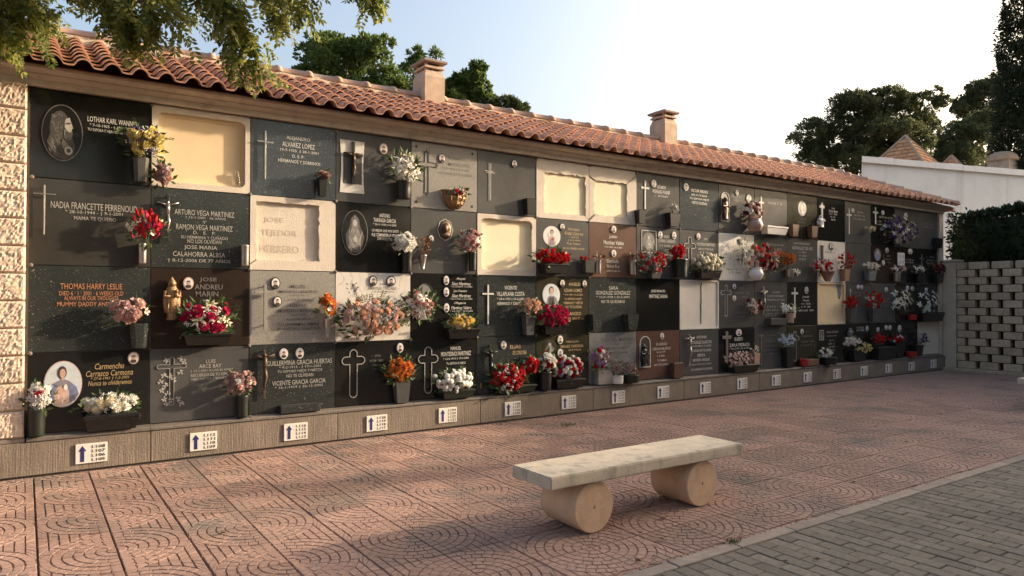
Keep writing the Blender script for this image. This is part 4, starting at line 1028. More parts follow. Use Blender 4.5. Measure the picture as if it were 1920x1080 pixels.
def panel_px(xa, ya, xb, yb, mat, name='inlay', y=-.006):
    p0, p1 = W(xa, (ya+yb)/2), W(xb, (ya+yb)/2); z0 = W((xa+xb)/2, yb).z; z1 = W((xa+xb)/2, ya).z
    mb = MB(); mb.box((p0.x, y, z0), (p1.x, .001, z1), bev=.0015); child(CUR, mb, name, M[mat])
def frame_px(xa, ya, xb, yb, mat, wd=.008):
    x0, x1 = W(xa, (ya+yb)/2).x, W(xb, (ya+yb)/2).x; z0, z1 = W((xa+xb)/2, yb).z, W((xa+xb)/2, ya).z
    mb = MB(); mb.plate([(x0,z0),(x1,z0),(x1,z1),(x0,z1)], -.007, .001, 0, [(x0+wd,z0+wd),(x1-wd,z0+wd),(x1-wd,z1-wd),(x0+wd,z1-wd)]); child(CUR, mb, 'picture_frame', M[mat])
def screws(c, r, mat='iron'):
    x0, x1, z0, z1 = rect(c, r)
    for x in (x0+.06, x1-.06):
        for z in (z0+.06, z1-.06): mb = MB(); mb.box((x-.012,-.006,z-.012), (x+.012,.0,z+.012), bev=.003); child(CUR, mb, 'screw_cover', M[mat])

# ---------------------------------------------------------------- vases and flowers
def vase(c, r, desc, kind, x0, y0, x1, y1, mat, name='flower_vase', cat='vase', nowhere=False):
    xc = (x0+x1)/2; yd = -.06; X = W(xc, (y0+y1)/2, yd).x; zt, zf = W(xc, y0, yd).z, W(xc, y1, yd).z; hw = abs(W(x1, y0, yd).x-W(x0, y0, yd).x)/2
    if r == 3 and zf < .36 and kind != 'cone': zf = .3125
    e = empty(name, (X, -.06, zf)); tag(e, desc if nowhere else desc + ', ' + where(c, r), cat, 'vases and planters on the niche wall'); H = zt-zf; q2 = math.sqrt(2); mb = MB()
    if kind == 'cyl':
        R_ = hw; Y = -R_-.004; mb.lathe([(R_*.86,zf),(R_*.9,zf+.05*H),(R_*.94,zf+.5*H),(R_*.98,zf+.93*H),(R_,zf+.95*H),(R_,zt),(R_*.86,zt),(R_*.8,zt-.05*H)], (X,Y), 16); child(e, mb, 'body', M[mat], True)
        mb = MB(); mb.lathe([(R_*.78,zt-.06*H),(R_*.78,zt-.045*H)], (X,Y), 12); child(e, mb, 'opening', M['hole'])
    elif kind == 'box':       # tapered stone vase
        R_ = hw; Y = -.055; mb.lathe([(R_*q2*.72,zf),(R_*q2*.74,zf+.03*H),(R_*q2*.96,zt-.03*H),(R_*q2,zt),(R_*q2*.8,zt),(R_*q2*.76,zt-.05*H)], (X,Y), 4, sy=min(1, .05/R_), rot=R(45)); child(e, mb, 'body', M[mat])
        mb = MB(); mb.lathe([(R_*.98,zt-.055*H),(R_*.98,zt-.045*H)], (X,Y), 4, sy=min(1, .05/R_), rot=R(45)); child(e, mb, 'opening', M['hole'])
    elif kind == 'hex':
        R_ = hw; Y = -.062; mb.lathe([(R_*.78,zf),(R_*.80,zf+.03*H),(R_*1.02,zt-.04*H),(R_*1.05,zt),(R_*.85,zt),(R_*.8,zt-.06*H)], (X,Y), 6, sy=min(1, .058/R_), rot=0); child(e, mb, 'body', M[mat])
        mb = MB(); mb.lathe([(R_*.78,zt-.065*H),(R_*.78,zt-.05*H)], (X,Y), 6, sy=min(1, .058/R_)); child(e, mb, 'opening', M['hole'])
    elif kind == 'cone':
        R_ = hw; Y = -R_-.012; mb.lathe([(R_*.3,zf),(R_*.42,zf+.03*H),(R_*.38,zf+.06*H),(R_*.95,zt-.04*H),(R_,zt),(R_*.85,zt),(R_*.8,zt-.05*H)], (X,Y), 14); child(e, mb, 'body', M[mat], True)
        mb = MB(); mb.tube([(X,Y,zf+.55*H),(X,0,zf+.55*H)], .006, 6); child(e, mb, 'bracket', M['steel'])
    elif kind == 'urn':
        R_ = hw; Y = -R_-.006; mb.lathe([(R_*.5,zf),(R_*.62,zf+.04*H),(R_*.9,zf+.3*H),(R_,zf+.5*H),(R_*.85,zf+.75*H),(R_*.62,zf+.9*H),(R_*.75,zt),(R_*.6,zt),(R_*.5,zt-.08*H)], (X,Y), 16); child(e, mb, 'body', M[mat], True)
    elif kind == 'trough':
        dp = .13; y1_ = -.004; a = .06*hw
        vs = [(X-hw*.88,-dp*.85,zf),(X+hw*.88,-dp*.85,zf),(X+hw*.88,y1_,zf),(X-hw*.88,y1_,zf),(X-hw,-dp,zt-.22*H),(X+hw,-dp,zt-.22*H),(X+hw,y1_,zt-.22*H),(X-hw,y1_,zt-.22*H)]
        mb.faces(vs, [(0,3,2,1),(4,5,6,7),(0,1,5,4),(1,2,6,5),(2,3,7,6),(3,0,4,7)]); child(e, mb, 'body', M[mat])
        mb = MB(); mb.box((X-hw-.008,-dp-.008,zt-.218*H), (X+hw+.008,y1_,zt), bev=.005); child(e, mb, 'rim', M[mat])
        mb = MB(); mb.box((X-hw+.012,-dp+.012,zt+.0005), (X+hw-.012,y1_-.012,zt+.003)); child(e, mb, 'soil', M['hole'])
    elif kind == 'block':
        mb.box((X-hw,-.10,zf), (X+hw,-.003,zt), bev=.004); child(e, mb, 'body', M[mat])
        mb = MB(); mb.box((X-hw*.8,-.08,zt+.0004), (X+hw*.8,-.024,zt+.002)); child(e, mb, 'opening', M['hole'])
    elif kind == 'basket':
        # half bowl of scallop ribs against the slab
        nv, nu = 8, 15; vs = []; zc = zt
        for j in range(nv+1):
            ph = math.pi/2*j/nv
            for i in range(nu+1):
                th = math.pi*i/nu; rib = 1+.06*math.cos(j*math.pi)
                vs.append((X-hw*math.cos(th)*math.cos(ph)*rib, -.003-.085*math.sin(th)*math.cos(ph)*rib, zc-H*math.sin(ph)))
        fs = [(j*(nu+1)+i, j*(nu+1)+i+1, (j+1)*(nu+1)+i+1, (j+1)*(nu+1)+i) for j in range(nv) for i in range(nu)]
        mb.faces(vs, fs); child(e, mb, 'body', M[mat])
        for i in range(1, 6):
            th = math.pi*i/6; mb2 = MB(); mb2.tube([(X-hw*math.cos(th)*math.cos(ph)*1.06, -.003-.085*math.sin(th)*math.cos(ph)*1.08, zc-H*math.sin(ph)) for ph in [math.pi/2*k/6 for k in range(6)]], hw*.05, 5); child(e, mb2, 'rib', M[mat], True)
        mb2 = MB(); mb2.tube([(X-hw*1.03*math.cos(math.pi*i/12), -.003-.09*math.sin(math.pi*i/12), zc) for i in range(13)], hw*.07, 6); child(e, mb2, 'rim', M[mat], True)
    return e
PET = {}
PCOL = dict(red=(.48,.012,.018), crimson=(.42,.012,.07), burgundy=(.17,.012,.03), pink=(.56,.33,.31), palepink=(.62,.42,.38), dusty=(.42,.27,.25), white=(.72,.70,.64), cream=(.68,.61,.44),
            yellow=(.68,.48,.12), paleyellow=(.68,.58,.26), peach=(.68,.44,.31), orange=(.62,.20,.035), salmon=(.60,.20,.13), purple=(.10,.06,.20), lilac=(.38,.24,.36), bluewhite=(.55,.60,.68), greywhite=(.42,.40,.38), rust=(.34,.10,.03))
def pmat(c):
    if c not in PET: PET[c] = petal('petal_'+c, PCOL[c])
    return PET[c]
CENTRE = plain('flower_centre', (.45,.32,.06), .8, .2)
BMESH = {}
def petal_strip(mb, az, tilt, L, wd, base=.04, cup=.25, tip=.5, z0=0.0, rr=None, frill=0.0):
    ca, sa = math.cos(az), math.sin(az); out = Vector((ca, sa, 0)); sd = Vector((-sa, ca, 0)); up_ = Vector((0,0,1))
    pts = []
    for f, wf, dt in ((0, .35, 0), (.5, 1.0, .12), (1.0, tip, .38)):
        tl = tilt + dt*cup*2; p_ = out*(base + L*f*math.sin(tl)) + up_*(z0 + L*f*math.cos(tl)); jz = (rr.uniform(-frill,frill) if rr else 0)
        pts.append((p_ - sd*wd*wf*.5 + up_*jz, p_ + sd*wd*wf*.5 - up_*jz))
    mb.faces([pts[0][0],pts[0][1],pts[1][1],pts[1][0],pts[2][1],pts[2][0]], [(0,1,2,3),(3,2,4,5)])
def blossom(kind, col_):
    key = (kind, col_)
    if key in BMESH: return BMESH[key]
    rr = random.Random(str(key)); mb = MB(); mats = [pmat(col_)]
    def rings(spec, cup=.25, tip=.5, frill=0.0, z0=0):
        for n, tl, L, wd in spec:
            for i in range(n): petal_strip(mb, 2*math.pi*(i+rr.uniform(-.2,.2))/n + tl, R(tl+rr.uniform(-6,6)), L*rr.uniform(.9,1.1), wd, .02, cup, tip, z0, rr, frill)
    if kind == 'rose': rings([(6,80,.48,.44),(6,58,.50,.44),(5,36,.50,.36),(4,16,.48,.26)], -.55, .8, .02); mb.ball((0,0,.16), (.33,.33,.28), 8, 5)
    elif kind == 'carn': rings([(10,86,.50,.30),(10,64,.50,.30),(9,44,.50,.28),(7,24,.48,.24),(4,6,.46,.2)], -.1, 1.0, .07); mb.ball((0,0,.14), (.34,.34,.28), 8, 5)
    elif kind == 'mum': rings([(14,96,.46,.13),(14,76,.50,.13),(13,56,.50,.13),(10,36,.48,.13),(7,16,.46,.13)], -.25, .6, .01); mb.ball((0,0,.12), (.3,.3,.24), 8, 5)
    elif kind == 'lily':
        rings([(3,52,.62,.22),(3,60,.60,.20)], .55, .12)
        mats.append(CENTRE); mb.tube([(0,0,.05),(.02,0,.42)], .03, 5, 1)
    elif kind == 'daisy':
        rings([(13,82,.50,.15)], .1, .6); mats.append(CENTRE); mb.ball((0,0,.06), (.15,.15,.08), 8, 4, 1)
    elif kind == 'tulip': rings([(3,18,.9,.44),(3,26,.85,.46)], -.55, .35)
    elif kind == 'filler':
        for i in range(9): v = rvec(rr); mb.ball((v.x*.42,v.y*.42,abs(v.z)*.4), .11, 5, 3)
    elif kind == 'bell':
        rings([(5,35,.5,.32)], .5, .8)
    elif kind == 'pompom':
        mb.ball((0,0,.2), (.46,.46,.40), 10, 6); rings([(9,70,.48,.28),(8,45,.5,.26),(6,20,.52,.22)], -.45, .5)
    BMESH[key] = mb.data('blossom', mats, kind in ('filler',), False); return BMESH[key]
def bouquet(c, r, desc, x0, y0, x1, y1, spec, leaf=26, dep=.075, yb=-.05, lm='leaf', leafL=.06, stem=None, nowhere=False, face=.55, name='bouquet', frond=0, cat='flowers'):
    """blossoms spread over an uneven mound between survey pixels x0..x1, y0..y1"""
    rr = random.Random(desc); xc, yc = (x0+x1)/2, (y0+y1)/2; yy = yb - dep*.6; p_ = W(xc, yc, yy); a = abs(W(x1, yc, yy).x-W(x0, yc, yy).x)/2; h = abs(W(xc, y0, yy).z-W(xc, y1, yy).z)/2
    e = empty(name, (p_.x, yy, p_.z - h)); tag(e, desc if nowhere else desc + ', ' + where(c, r), cat, 'flowers on the niche wall'); inv = Matrix.Translation(-e.location)
    tot = sum(s_[2] for s_ in spec); seq = []
    for s_ in spec: seq += [s_]*max(1, round(s_[2]*(1.5 if s_[2] > 3 and s_[0] != 'lily' else 1.2)))
    tot = len(seq)
    rr.shuffle(seq); ga = math.pi*(3-math.sqrt(5))
    for i, (kind, col_, _, size) in enumerate(seq):
        f = math.sqrt((i+.5)/tot); th = i*ga + rr.uniform(-.35,.35); f = min(1, f*rr.uniform(.9,1.08)); u, v = f*math.cos(th), f*math.sin(th)
        sz = size*rr.uniform(.86,1.24); a2, h2 = max(.3*a, a-sz*.42), max(.3*h, h-sz*.42)
        dy = math.sqrt(max(0, 1-min(1, u*u+v*v)))
        q = Vector((p_.x + u*a2, yb - dep*(.15+.95*dy) + rr.uniform(-.012,.012), p_.z + v*h2))
        nrm = Vector((u*.8 + rr.uniform(-.3,.3), -face-dy*.6 + rr.uniform(-.25,.2), v*.6 + .35 + rr.uniform(-.25,.3)))
        if kind == 'tulip': nrm = Vector((u*.6, -.25, 1.0))
        q3 = nrm.to_track_quat('Z', 'Y').to_matrix().to_4x4()
        o = link('blossom', blossom(kind, col_), e, Matrix.Translation(q) @ q3 @ Matrix.Rotation(rr.uniform(0,6.28), 4, 'Z') @ Matrix.Scale(sz, 4) @ Matrix.Translation((0,0,-.2))); o.matrix_parent_inverse = inv
    mb = MB(); ctr = Vector((p_.x, yb-dep*.35, p_.z - h*.55))
    for i in range(int(leaf*1.6)):
        th = rr.uniform(0, 2*math.pi); f = rr.random()**.5; u, v = f*math.cos(th), f*math.sin(th); q = Vector((p_.x+u*a*.92, yb-dep*rr.uniform(.1,1.0)*(1.05-f*.5), p_.z+v*h*.88-h*.12))
        d = (q-ctr)*Vector((1,1,1)) + rvec(rr)*.05; leaf_quad(mb, q, d.normalized() + rvec(rr)*.5, Vector((0,-1,.4)), leafL*rr.uniform(.6,1.25), leafL*.38*rr.uniform(.7,1.3), .15)
    for i in range(frond):
        th = rr.uniform(-.3, math.pi+.3) if i % 3 else rr.uniform(0, 6.28); q = Vector((p_.x+math.cos(th)*a*.75, yb-dep*rr.uniform(.1,.5), p_.z+math.sin(th)*h*.7))
        pinnate(mb, q, Vector((math.cos(th), -.25, math.sin(th)+.3)), rr.uniform(.07,.12), 6, .026, rr)
    for i in range(5):
        s_ = Vector((p_.x+rr.uniform(-.3,.3)*a, yb-dep*.3, p_.z+rr.uniform(-.3,.3)*h)); bz = (W(xc, stem, yy).z if stem else p_.z-h*.98); mb.tube([s_, (p_.x+rr.uniform(-.08,.08)*a, yb-.006, bz)], .0028, 4)
    if mb.v: child(e, mb, 'foliage', M[lm], fix=False)
    return e

# ---------------------------------------------------------------- column 1
slab(0,0,'black','black granite slab with etched oval of a bearded long-haired man')
figure(117,249,39,53,BEARDED,rim='etch',back='black')
t([('LOTHAR KARL WANNER',211,228,94,10),('* 7-10-1925 - † 10-1-2001',208,239,80,7),('TU ESPOSA E HIJA NO TE OLVIDAN',210,248,92,6.5)])
vase(0,0,'dark tapered granite vase at right of slab','hex',249,296,279,341,'grey')
bouquet(0,0,'yellow roses with blue and white sprays',228,228,316,298,[('rose','paleyellow',8,.10),('filler','purple',5,.07),('filler','bluewhite',7,.05)],30,.09,leafL=.07,frond=4)
slab(0,1,'charcoal','very dark slab with thin cross and large white capitals')
cross(83,347,440,364,21,2.6,'steel')
t([('NADIA FRANCETTE PERRENOUD',176,388,162,12.5),('* 28-10-1944 - † 9-1-2001',176,400,108,8),('MAMA TE QUIERO',178,411,79,8)],'dtext')
vase(0,1,'polished steel cylinder vase','cyl',260,456,276,494,'steel')
bouquet(0,1,'red and crimson tulip-like flowers with pale leaves',234,392,314,458,[('tulip','red',9,.065),('tulip','crimson',9,.06),('bell','cream',5,.05)],34,.085,lm='fern')
slab(0,2,'speck','green-black speckled slab with orange lettering')
t([('THOMAS HARRY LESLIE',171,537,116,11),('DIED 6 · 1 · 2001 · 6 WEEKS OLD',171,550,120,8),('ALWAYS IN OUR THOUGHTS',171,559,102,8),('MUMMY DADDY AND SISTER',171,570,128,8)],'orange')
vase(0,2,'speckled six-sided granite vase','hex',243,606,278,652,'speck')
bouquet(0,2,'pale pink open roses',200,552,288,610,[('rose','palepink',7,.085),('rose','pink',2,.075),('bell','palepink',4,.06)],22,.085)
slab(0,3,'black','black slab with coloured oval of a veiled madonna and gold script')
figure(118,720,36.5,43.5,MADONNA,rim='rose',back='skyp')
medal(250,671,10.5,11.5,'rose')
t([('Carmenchu',205,686,55,11,.25),('Carrasco Carmona',205,699,88,11,.25),('* 27-6-1961 † 1-2-2001',206,709,72,7,.2),('Nunca te olvidaremos',206,717,82,9,.25)],'gold')
vase(0,3,'dark green fluted cylinder vase by the stone wall','cyl',50,766,86,812,'greenplastic')
bouquet(0,3,'white blossom spray with one red carnation',44,714,102,772,[('filler','white',20,.06),('carn','red',1,.075),('mum','white',5,.05)],18,.07,lm='fern')
vase(0,3,'long black granite planter','trough',158,775,260,802,'black','planter')
bouquet(0,3,'row of creamy white chrysanthemums in long planter',148,732,265,780,[('mum','white',9,.075),('mum','cream',6,.07),('filler','white',8,.05)],40,.075,frond=6)
# ---------------------------------------------------------------- column 2
recess(1,0,'cream board niche with rounded recess and no stone','cream',inset=(.05,.04,.05,.05),rad=.05,lip=.03)
g_ = empty('glass_tube', (W(446,345,-.0).x, .02, W(446,345).z)); tag(g_, 'clear glass flower tube leaning in the empty cream niche', 'vase')
b = MB(); q0, q1 = W(448,346,.018), W(443,322,.018); b.tube([q0, q1], [.016,.02], 10, cap=False); child(g_, b, 'tube', M['glass'], True)
bouquet(1,0,'dusty pink and red faded flowers hanging below roses',286,300,328,350,[('carn','dusty',8,.06),('carn','salmon',2,.05),('filler','white',3,.04)],26,.07)
slab(1,1,'speck','speckled black slab with bronze crucifix and three names')
crucifix(313.5,365,452,383,22,5.5,'iron','steel')
t([('ARTURO VEGA MARTINEZ',383,400,112,10),('† 12-1-2001 · 66 AÑOS',385,409,76,6.5),('Y',383,417,6,6),('RAMON VEGA MARTINEZ',383,427,106,10),('D.   E.   P.',383,437,42,5.5),('SU HERMANA Y CUÑADO',383,445,88,7),('NO LOS OLVIDAN',383,453,64,7),('JOSE MARIA',376,465,62,9),('CALAHORRA ALBSA',373,477,98,9),('† 8-12-2006 DE 77 AÑOS',373,489,118,9)],'dtext')
vase(1,1,'perforated silver cylinder vase without flowers','cyl',452,459,468,498,'steel')
slab(1,2,'brownblack','dark brown slab with gilded madonna statue')
statue(323,520,600,17,'bronze'); medal(353,531,10,11.5,'rose')
t([('JOSE',390,525,32,9),('ANDREU',391,538,52,9.5),('MARIN',388,551,42,9.5)],'etch')
vase(1,2,'low black granite planter','trough',344,626,430,646,'black','planter')
bouquet(1,2,'magenta and white mixed flowers in planter',333,556,446,632,[('carn','crimson',9,.075),('lily','cream',9,.095),('filler','white',10,.05)],70,.10,leafL=.075,frond=8)
slab(1,3,'grey','charcoal slab with etched cross entwined with roses')
X_ = W(322,700).x
outline_cross(322,669,760,687,28,9,'etchl','square'.replace('square','round'))
rr = random.Random(5); mb = MB()
for q in [(312,676),(338,672),(345,678),(307,704),(338,698),(318,705),(326,712),(310,722),(304,732),(314,738),(308,748),(320,750),(334,748),(340,757),(312,756),(301,716)]:
    p_ = W(*q)
    for k in range(5): a_ = k*1.2566+rr.random(); mb.poly([(p_.x, -.0032, p_.z), (p_.x+.018*math.cos(a_-.4), -.0032, p_.z+.018*math.sin(a_-.4)), (p_.x+.027*math.cos(a_), -.0032, p_.z+.027*math.sin(a_)), (p_.x+.018*math.cos(a_+.4), -.0032, p_.z+.018*math.sin(a_+.4))])
child(CUR, mb, 'etched_roses', M['etchl'], fix=False)
t([('LUIS',395,677,18,7),('ARCE BAY',394,686,42,7),('† 17-1-2001 A LOS 82 AÑOS',397,694,80,5.5),('RECUERDO DE TU ESPOSA',397,702,78,5.5),('HIJO NIETOS Y BISNIETOS',396,710,74,5.5)],'dtext')
vase(1,3,'dark green metal cylinder vase','cyl',443,741,466,783,'greenplastic')
bouquet(1,3,'dried dusty pink roses with one white bloom',413,690,484,744,[('rose','dusty',15,.055),('rose','palepink',4,.06),('mum','white',2,.065)],18,.08,lm='fern')
# ---------------------------------------------------------------- column 3
slab(2,0,'speckb','blue-grey speckled slab with thin cross and white serif lettering')
cross(496,246,336,266.5,15,2.6,'steel')
t([('ALEJANDRO',559,261,44,8.5),('ALVAREZ LOPEZ',559.5,273,61,9),('19-7-1925  † 28-1-2001',561,284.5,72,6),('D. E. P.',559,294,22,5.5),('HERMANOS Y SOBRINOS',561,304,79,6)])
vase(2,0,'narrow black box vase','box',596,333,612,368,'iron')
bouquet(2,0,'wilted brownish pink rosebuds',590,318,626,338,[('rose','dusty',5,.055),('rose','rust',3,.045)],10,.06)
recess(2,1,'whitish cement cover with scratched capital letters','cement','cement',inset=(.055,.16,.09,.05),rad=.01,jit=.004,deep=.030)
t([('JOSE',514,413,38,12),('TEJEDOR',524,438,68,14),('HERRERO',525,467,74,14)],'incised_shade',.0285,.0)
slab(2,2,'light','light grey slab with raised metal cross and two portraits')
cross(494.5,533,620,548,19,5,'light',.03,.02)
medal(516,531,9,11.5,'iron'); medal(519.5,565,8,10,'iron')
t([('MIGUEL',559,537,28,6.5),('MAÑOGIL ANIORTE',559,546,71,6.5),('† 4-12-2011',559,554,34,4.5),('A LOS 87 AÑOS',560,561,42,5),('ROSARIO',560,572.5,35,6.5),('MORENO BERNABE',559,582,76,6.5),('25-11-2021',560,590,32,4.5),('A LOS 88 AÑOS',559,598,46,5),('OS LLEVAREMOS SIEMPRE',559,608,78,5.5),('EN NUESTROS CORAZONES',560,616,82,5.5)],'gtext')
vase(2,2,'slender metal cone vase','cone',607,597,622,633,'steel')
bouquet(2,2,'orange and white small flowers in cone vase',595,547,634,600,[('carn','orange',9,.06),('bell','white',5,.05),('bell','yellow',4,.045)],18,.07)
slab(2,3,'speck','speckled dark slab with crucifix, two portraits and two names')
crucifix(494.5,655,746,668,20,4,'dbronze','dbronze')
medal(531.5,663,8,10); medal(561.5,662,7.5,10)
t([('GUILLERMINA GRACIA HUERTAS',561,679,122,9),('* 9-2-1913 - † 17-1-2001',562,688,78,6),('TU ESPOSO HIJOS Y NIETOS',562,695.5,84,6),('NO TE OLVIDAN',562,703.5,50,6),('VICENTE GRACIA GARCIA',560,716,100,8.5),('* 16-1-1919 † 20-12-2002',560,725,90,6)],'dtext')
vase(2,3,'low rectangular speckled granite block vase','block',525,758,599,776,'speck')
# ---------------------------------------------------------------- column 4
slab(3,0,'grey','dark grey slab with marble scroll inlay carrying a crucifix')
zt, zf = W(660,264).z, W(660,362).z; X_ = W(660,312).x; hw = abs(W(683,312).x-W(637,312).x)/2; n = 12
mb = MB(); o_ = [(X_-hw*(1-.10*math.sin(math.pi*i/n)), zf+(zt-zf)*i/n) for i in range(n+1)] + [(X_+hw*(1-.10*math.sin(math.pi*i/n)), zf+(zt-zf)*i/n) for i in range(n,-1,-1)]
mb.plate(o_[::-1], -.006, .001); child(CUR, mb, 'inlay', M['marble'])
panel_px(643,290,678,345,'etchd','inlay_panel',-.008)  # darker rectangle laid on the marble inlay behind the crucifix
crucifix(661,266,345,290,18,6,'iron','dbronze',.014); medal(718.5,279,7.5,10,'rose')
t([('Gloria',701,307,25,7,.3),('~8',701,316,24,4),('~7',702,327,20,4),('~4',702,337,10,4)],'etch')
vase(3,0,'pair of glossy black tulip vases','cyl',742,340,768,374,'iron')
bouquet(3,0,'white lilies with dark green leaves',727,280,795,344,[('lily','white',12,.115),('lily','cream',3,.10),('bell','white',3,.06)],36,.09,leafL=.09)
slab(3,1,'black','glossy black slab with etched oval veiled woman')
figure(665,436,24.5,42,VEILED,rim='etch',back='black')
t([('ANTONIO',721,404.5,20,7),('TARRAGA GARCIA',721,413.5,42,7.5),('* 20-11-1930 † 4-2-2001',721,422,43,5),('LO MEJOR QUE NOS DISTE',722,433.5,50,6),('FUE COMPARTIR LA VIDA',720,441,46,6),('CON NOSOTROS',721,448,28,5)])
vase(3,1,'tall black cylinder vase','cyl',754,471,772,510,'iron')
bouquet(3,1,'dense ball of white chrysanthemums',736,430,786,477,[('mum','white',17,.075)],14,.08)
slab(3,2,'marble','white veined marble slab mostly hidden by peach roses')
medal(699,526.5,7.5,10,'iron'); medal(732.5,527,8.5,10,'iron')
t([('JUAN',719,533,16,5),('BERROCAL TORDABLE',717,540.5,52,5.5),('† 24-1-2001 · 79 AÑOS',718,547,42,4.5)],'gtext')
mb = MB(); rr = random.Random(9)
for i in range(26):
    p_ = W(665+rr.gauss(0,5), 540+rr.uniform(-7,14)); a_ = rr.uniform(0,6.28); mb.poly([(p_.x,-.0032,p_.z),(p_.x+.02*math.cos(a_),-.0032,p_.z+.02*math.sin(a_)),(p_.x+.03*math.cos(a_+.3),-.0032,p_.z+.03*math.sin(a_+.3)),(p_.x+.012*math.cos(a_+.7),-.0032,p_.z+.012*math.sin(a_+.7))])
child(CUR, mb, 'etched_flowers', M['etch'], fix=False)
bouquet(3,2,'very large spray of peach roses with baby\'s breath and ferns',634,554,770,636,[('rose','peach',20,.078),('rose','palepink',9,.075),('filler','greywhite',30,.055)],70,.13,leafL=.08,frond=26,lm='fern')
slab(3,3,'black','black slab with rounded outline cross and worn script')
outline_cross(662.5,655,746,676,22,15,'etchl'); medal(749.5,652,6,9)
t([('~9',705,667,18,5),('~12',706,676,26,5),('~7',707,684,14,4)],'etch')
vase(3,3,'tapered black granite vase','box',739,716,767,748,'grey')
bouquet(3,3,'orange chrysanthemums with green stems',722,666,782,720,[('mum','orange',18,.065),('mum','rust',6,.05)],46,.08,leafL=.075)
# ---------------------------------------------------------------- column 5
slab(4,0,'light','pale grey slab with black outlined trefoil cross')
outline_cross(799.5,286,361,308,18,8,'btext','trefoil'); medal(828,297,6.5,9,'dbronze'); screws(4,0)
t([('ENCARNACION',856,298,34,5.5),('MENDEZ LOPEZ',861,310,42,6),('* 27-3-1934 † 22-1-2001',853,318,56,5),('LOS TUYOS NO TE OLVIDAN',853,327,62,5)],'sgtext')
vase(4,0,'bronze scallop shell basket','basket',833,358,878,392,'bronze')
bouquet(4,0,'small dried white and red flowers in shell basket',838,350,880,368,[('filler','white',4,.05),('carn','red',2,.045),('rose','dusty',4,.045)],16,.05)
slab(4,1,'grey','dark grey slab with oval bronze head relief')
X_, Z_, a_, b_ = pxy(834.5,431,15,21); mb = MB(); mb.plate(ell(X_,Z_,a_,b_,8), -.005, .001, 0, ell(X_,Z_,a_*.9,b_*.92,8)); child(CUR, mb, 'octagon_border', M['etchl'])
mb = MB(); mb.ball((X_,-.004,Z_), (a_*.78,.012,b_*.82), 14, 8); mb.ball((X_-a_*.1,-.02,Z_+b_*.1), (a_*.36,.03,b_*.42), 10, 7); mb.ball((X_,-.012,Z_-b_*.5), (a_*.55,.025,b_*.3), 10, 6); mb.ball((X_+a_*.12,-.014,Z_+b_*.22), (a_*.46,.026,b_*.40), 10, 7); child(CUR, mb, 'head_relief', M['dbronze'], True)
t([('~8',846,470,32,4),('~12',838,483,40,4),('~14',838,492,50,4)],'etch')
vase(4,1,'small steel cone vase','cone',785,478,800,505,'steel')
bouquet(4,1,'bare dried reddish stems',784,440,808,480,[('filler','rust',7,.035)],24,.05,lm='dryleaf',leafL=.05,stem=484)
b = MB(); CURS = CUR; medal(807.5,448.5,5.5,8.5,'dbronze'); CUR = CURS
vase(4,1,'dark slender cylinder vase at right','cyl',880,472,893,508,'greenplastic')
bouquet(4,1,'pink carnations and white daisies',858,424,906,476,[('carn','pink',9,.06),('carn','dusty',6,.055),('daisy','white',6,.06)],20,.08)
slab(4,2,'black','black slab with three small portraits and white script')
X_, Z_, a_, b_ = pxy(799,556,14,24)
arch(797,531,600,15,'grey','etch',.004)
medal(836,525.5,5,8.5); medal(836,547.5,5,8.5); medal(836.5,577,5,8.5)
t([('Angel',863.5,523,18,5,.3),('Sáez Martínez',864.5,532,36,6,.3),('* 31-2-1937 † 11-2-2001',865,538,40,3.5),('Juan Francisco',862.5,546,26,5.5,.3),('Sáez Martínez',864.5,554.5,36,6,.3),('* 26-7-1957 † 15-2-2001',864,561,42,3.5),('Olegaria',862,568.5,22,5.5,.3),('Martínez Valero',864.5,577,38,6,.3),('* 4-6-1937 † 25-2-2003',865,583.5,42,3.5)])
bouquet(4,2,'pink and white lilies at left of black slab',758,540,820,600,[('lily','palepink',7,.10),('lily','white',5,.105),('rose','pink',6,.07)],44,.10,leafL=.085,frond=5)
vase(4,2,'black granite planter with gold flowers','trough',836,617,893,634,'black','planter')
bouquet(4,2,'yellow and cream chrysanthemums',838,586,896,622,[('mum','yellow',12,.06),('mum','cream',9,.06),('lily','cream',2,.08)],46,.08,leafL=.08)
slab(4,3,'black','black slab with rounded outline cross and white capitals')
outline_cross(802.5,650,738,673,19,14,'etchl')
t([('MANUEL',854.5,653,20,7),('MONTESINOS MARTINEZ',854.5,663,56,8),('* 13-9-1915 † 19-2-2001',854.5,672.5,48,5),('TU ESPOSA E HIJOS',854.5,681.5,36,5.5)])
bouquet(4,3,'mound of white chrysanthemums standing on ledge',812,688,893,740,[('pompom','white',22,.062),('daisy','white',8,.05)],50,.10,leafL=.08)
vase(4,3,'dark low flower tray','trough',826,730,884,752,'greenplastic','planter')
# ---------------------------------------------------------------- column 6
slab(5,0,'grey','plain bluish grey slab with double-line cross and one portrait')
cross(916.5,306,376,321,8,1.4,'etchl',.002,.003); cross(919.5,306,376,324,8,1.4,'etchl',.002,.003); medal(963.5,307,5.5,7.5,'iron')
vase(5,0,'empty black box vase','box',984,373,1002,403,'iron')
recess(5,1,'cream recessed board with ragged white plaster border','cream2',inset=(.055,.06,.06,.05),rad=.035,jit=.003,deep=.038,lip=.012)
slab(5,2,'speck','speckled dark slab with bold white latin cross')
cross(914.5,534,608,551,10.5,2.8,'ltext',.004,.006)
t([('VICENTE',957,539.5,23,7),('VILLAPLANA COSTA',957,551,52,8),('* 24-6-1932 † 25-2-2001',957,561,50,5.5),('HERMANOS Y SOBRINOS',957,569,50,5.5)])
slab(5,3,'speck','speckled slab with dark metal cross above red carnations')
crucifix(917,645,720,661,14,5,'iron','iron',.02); medal(943.5,646.5,5,7.5)
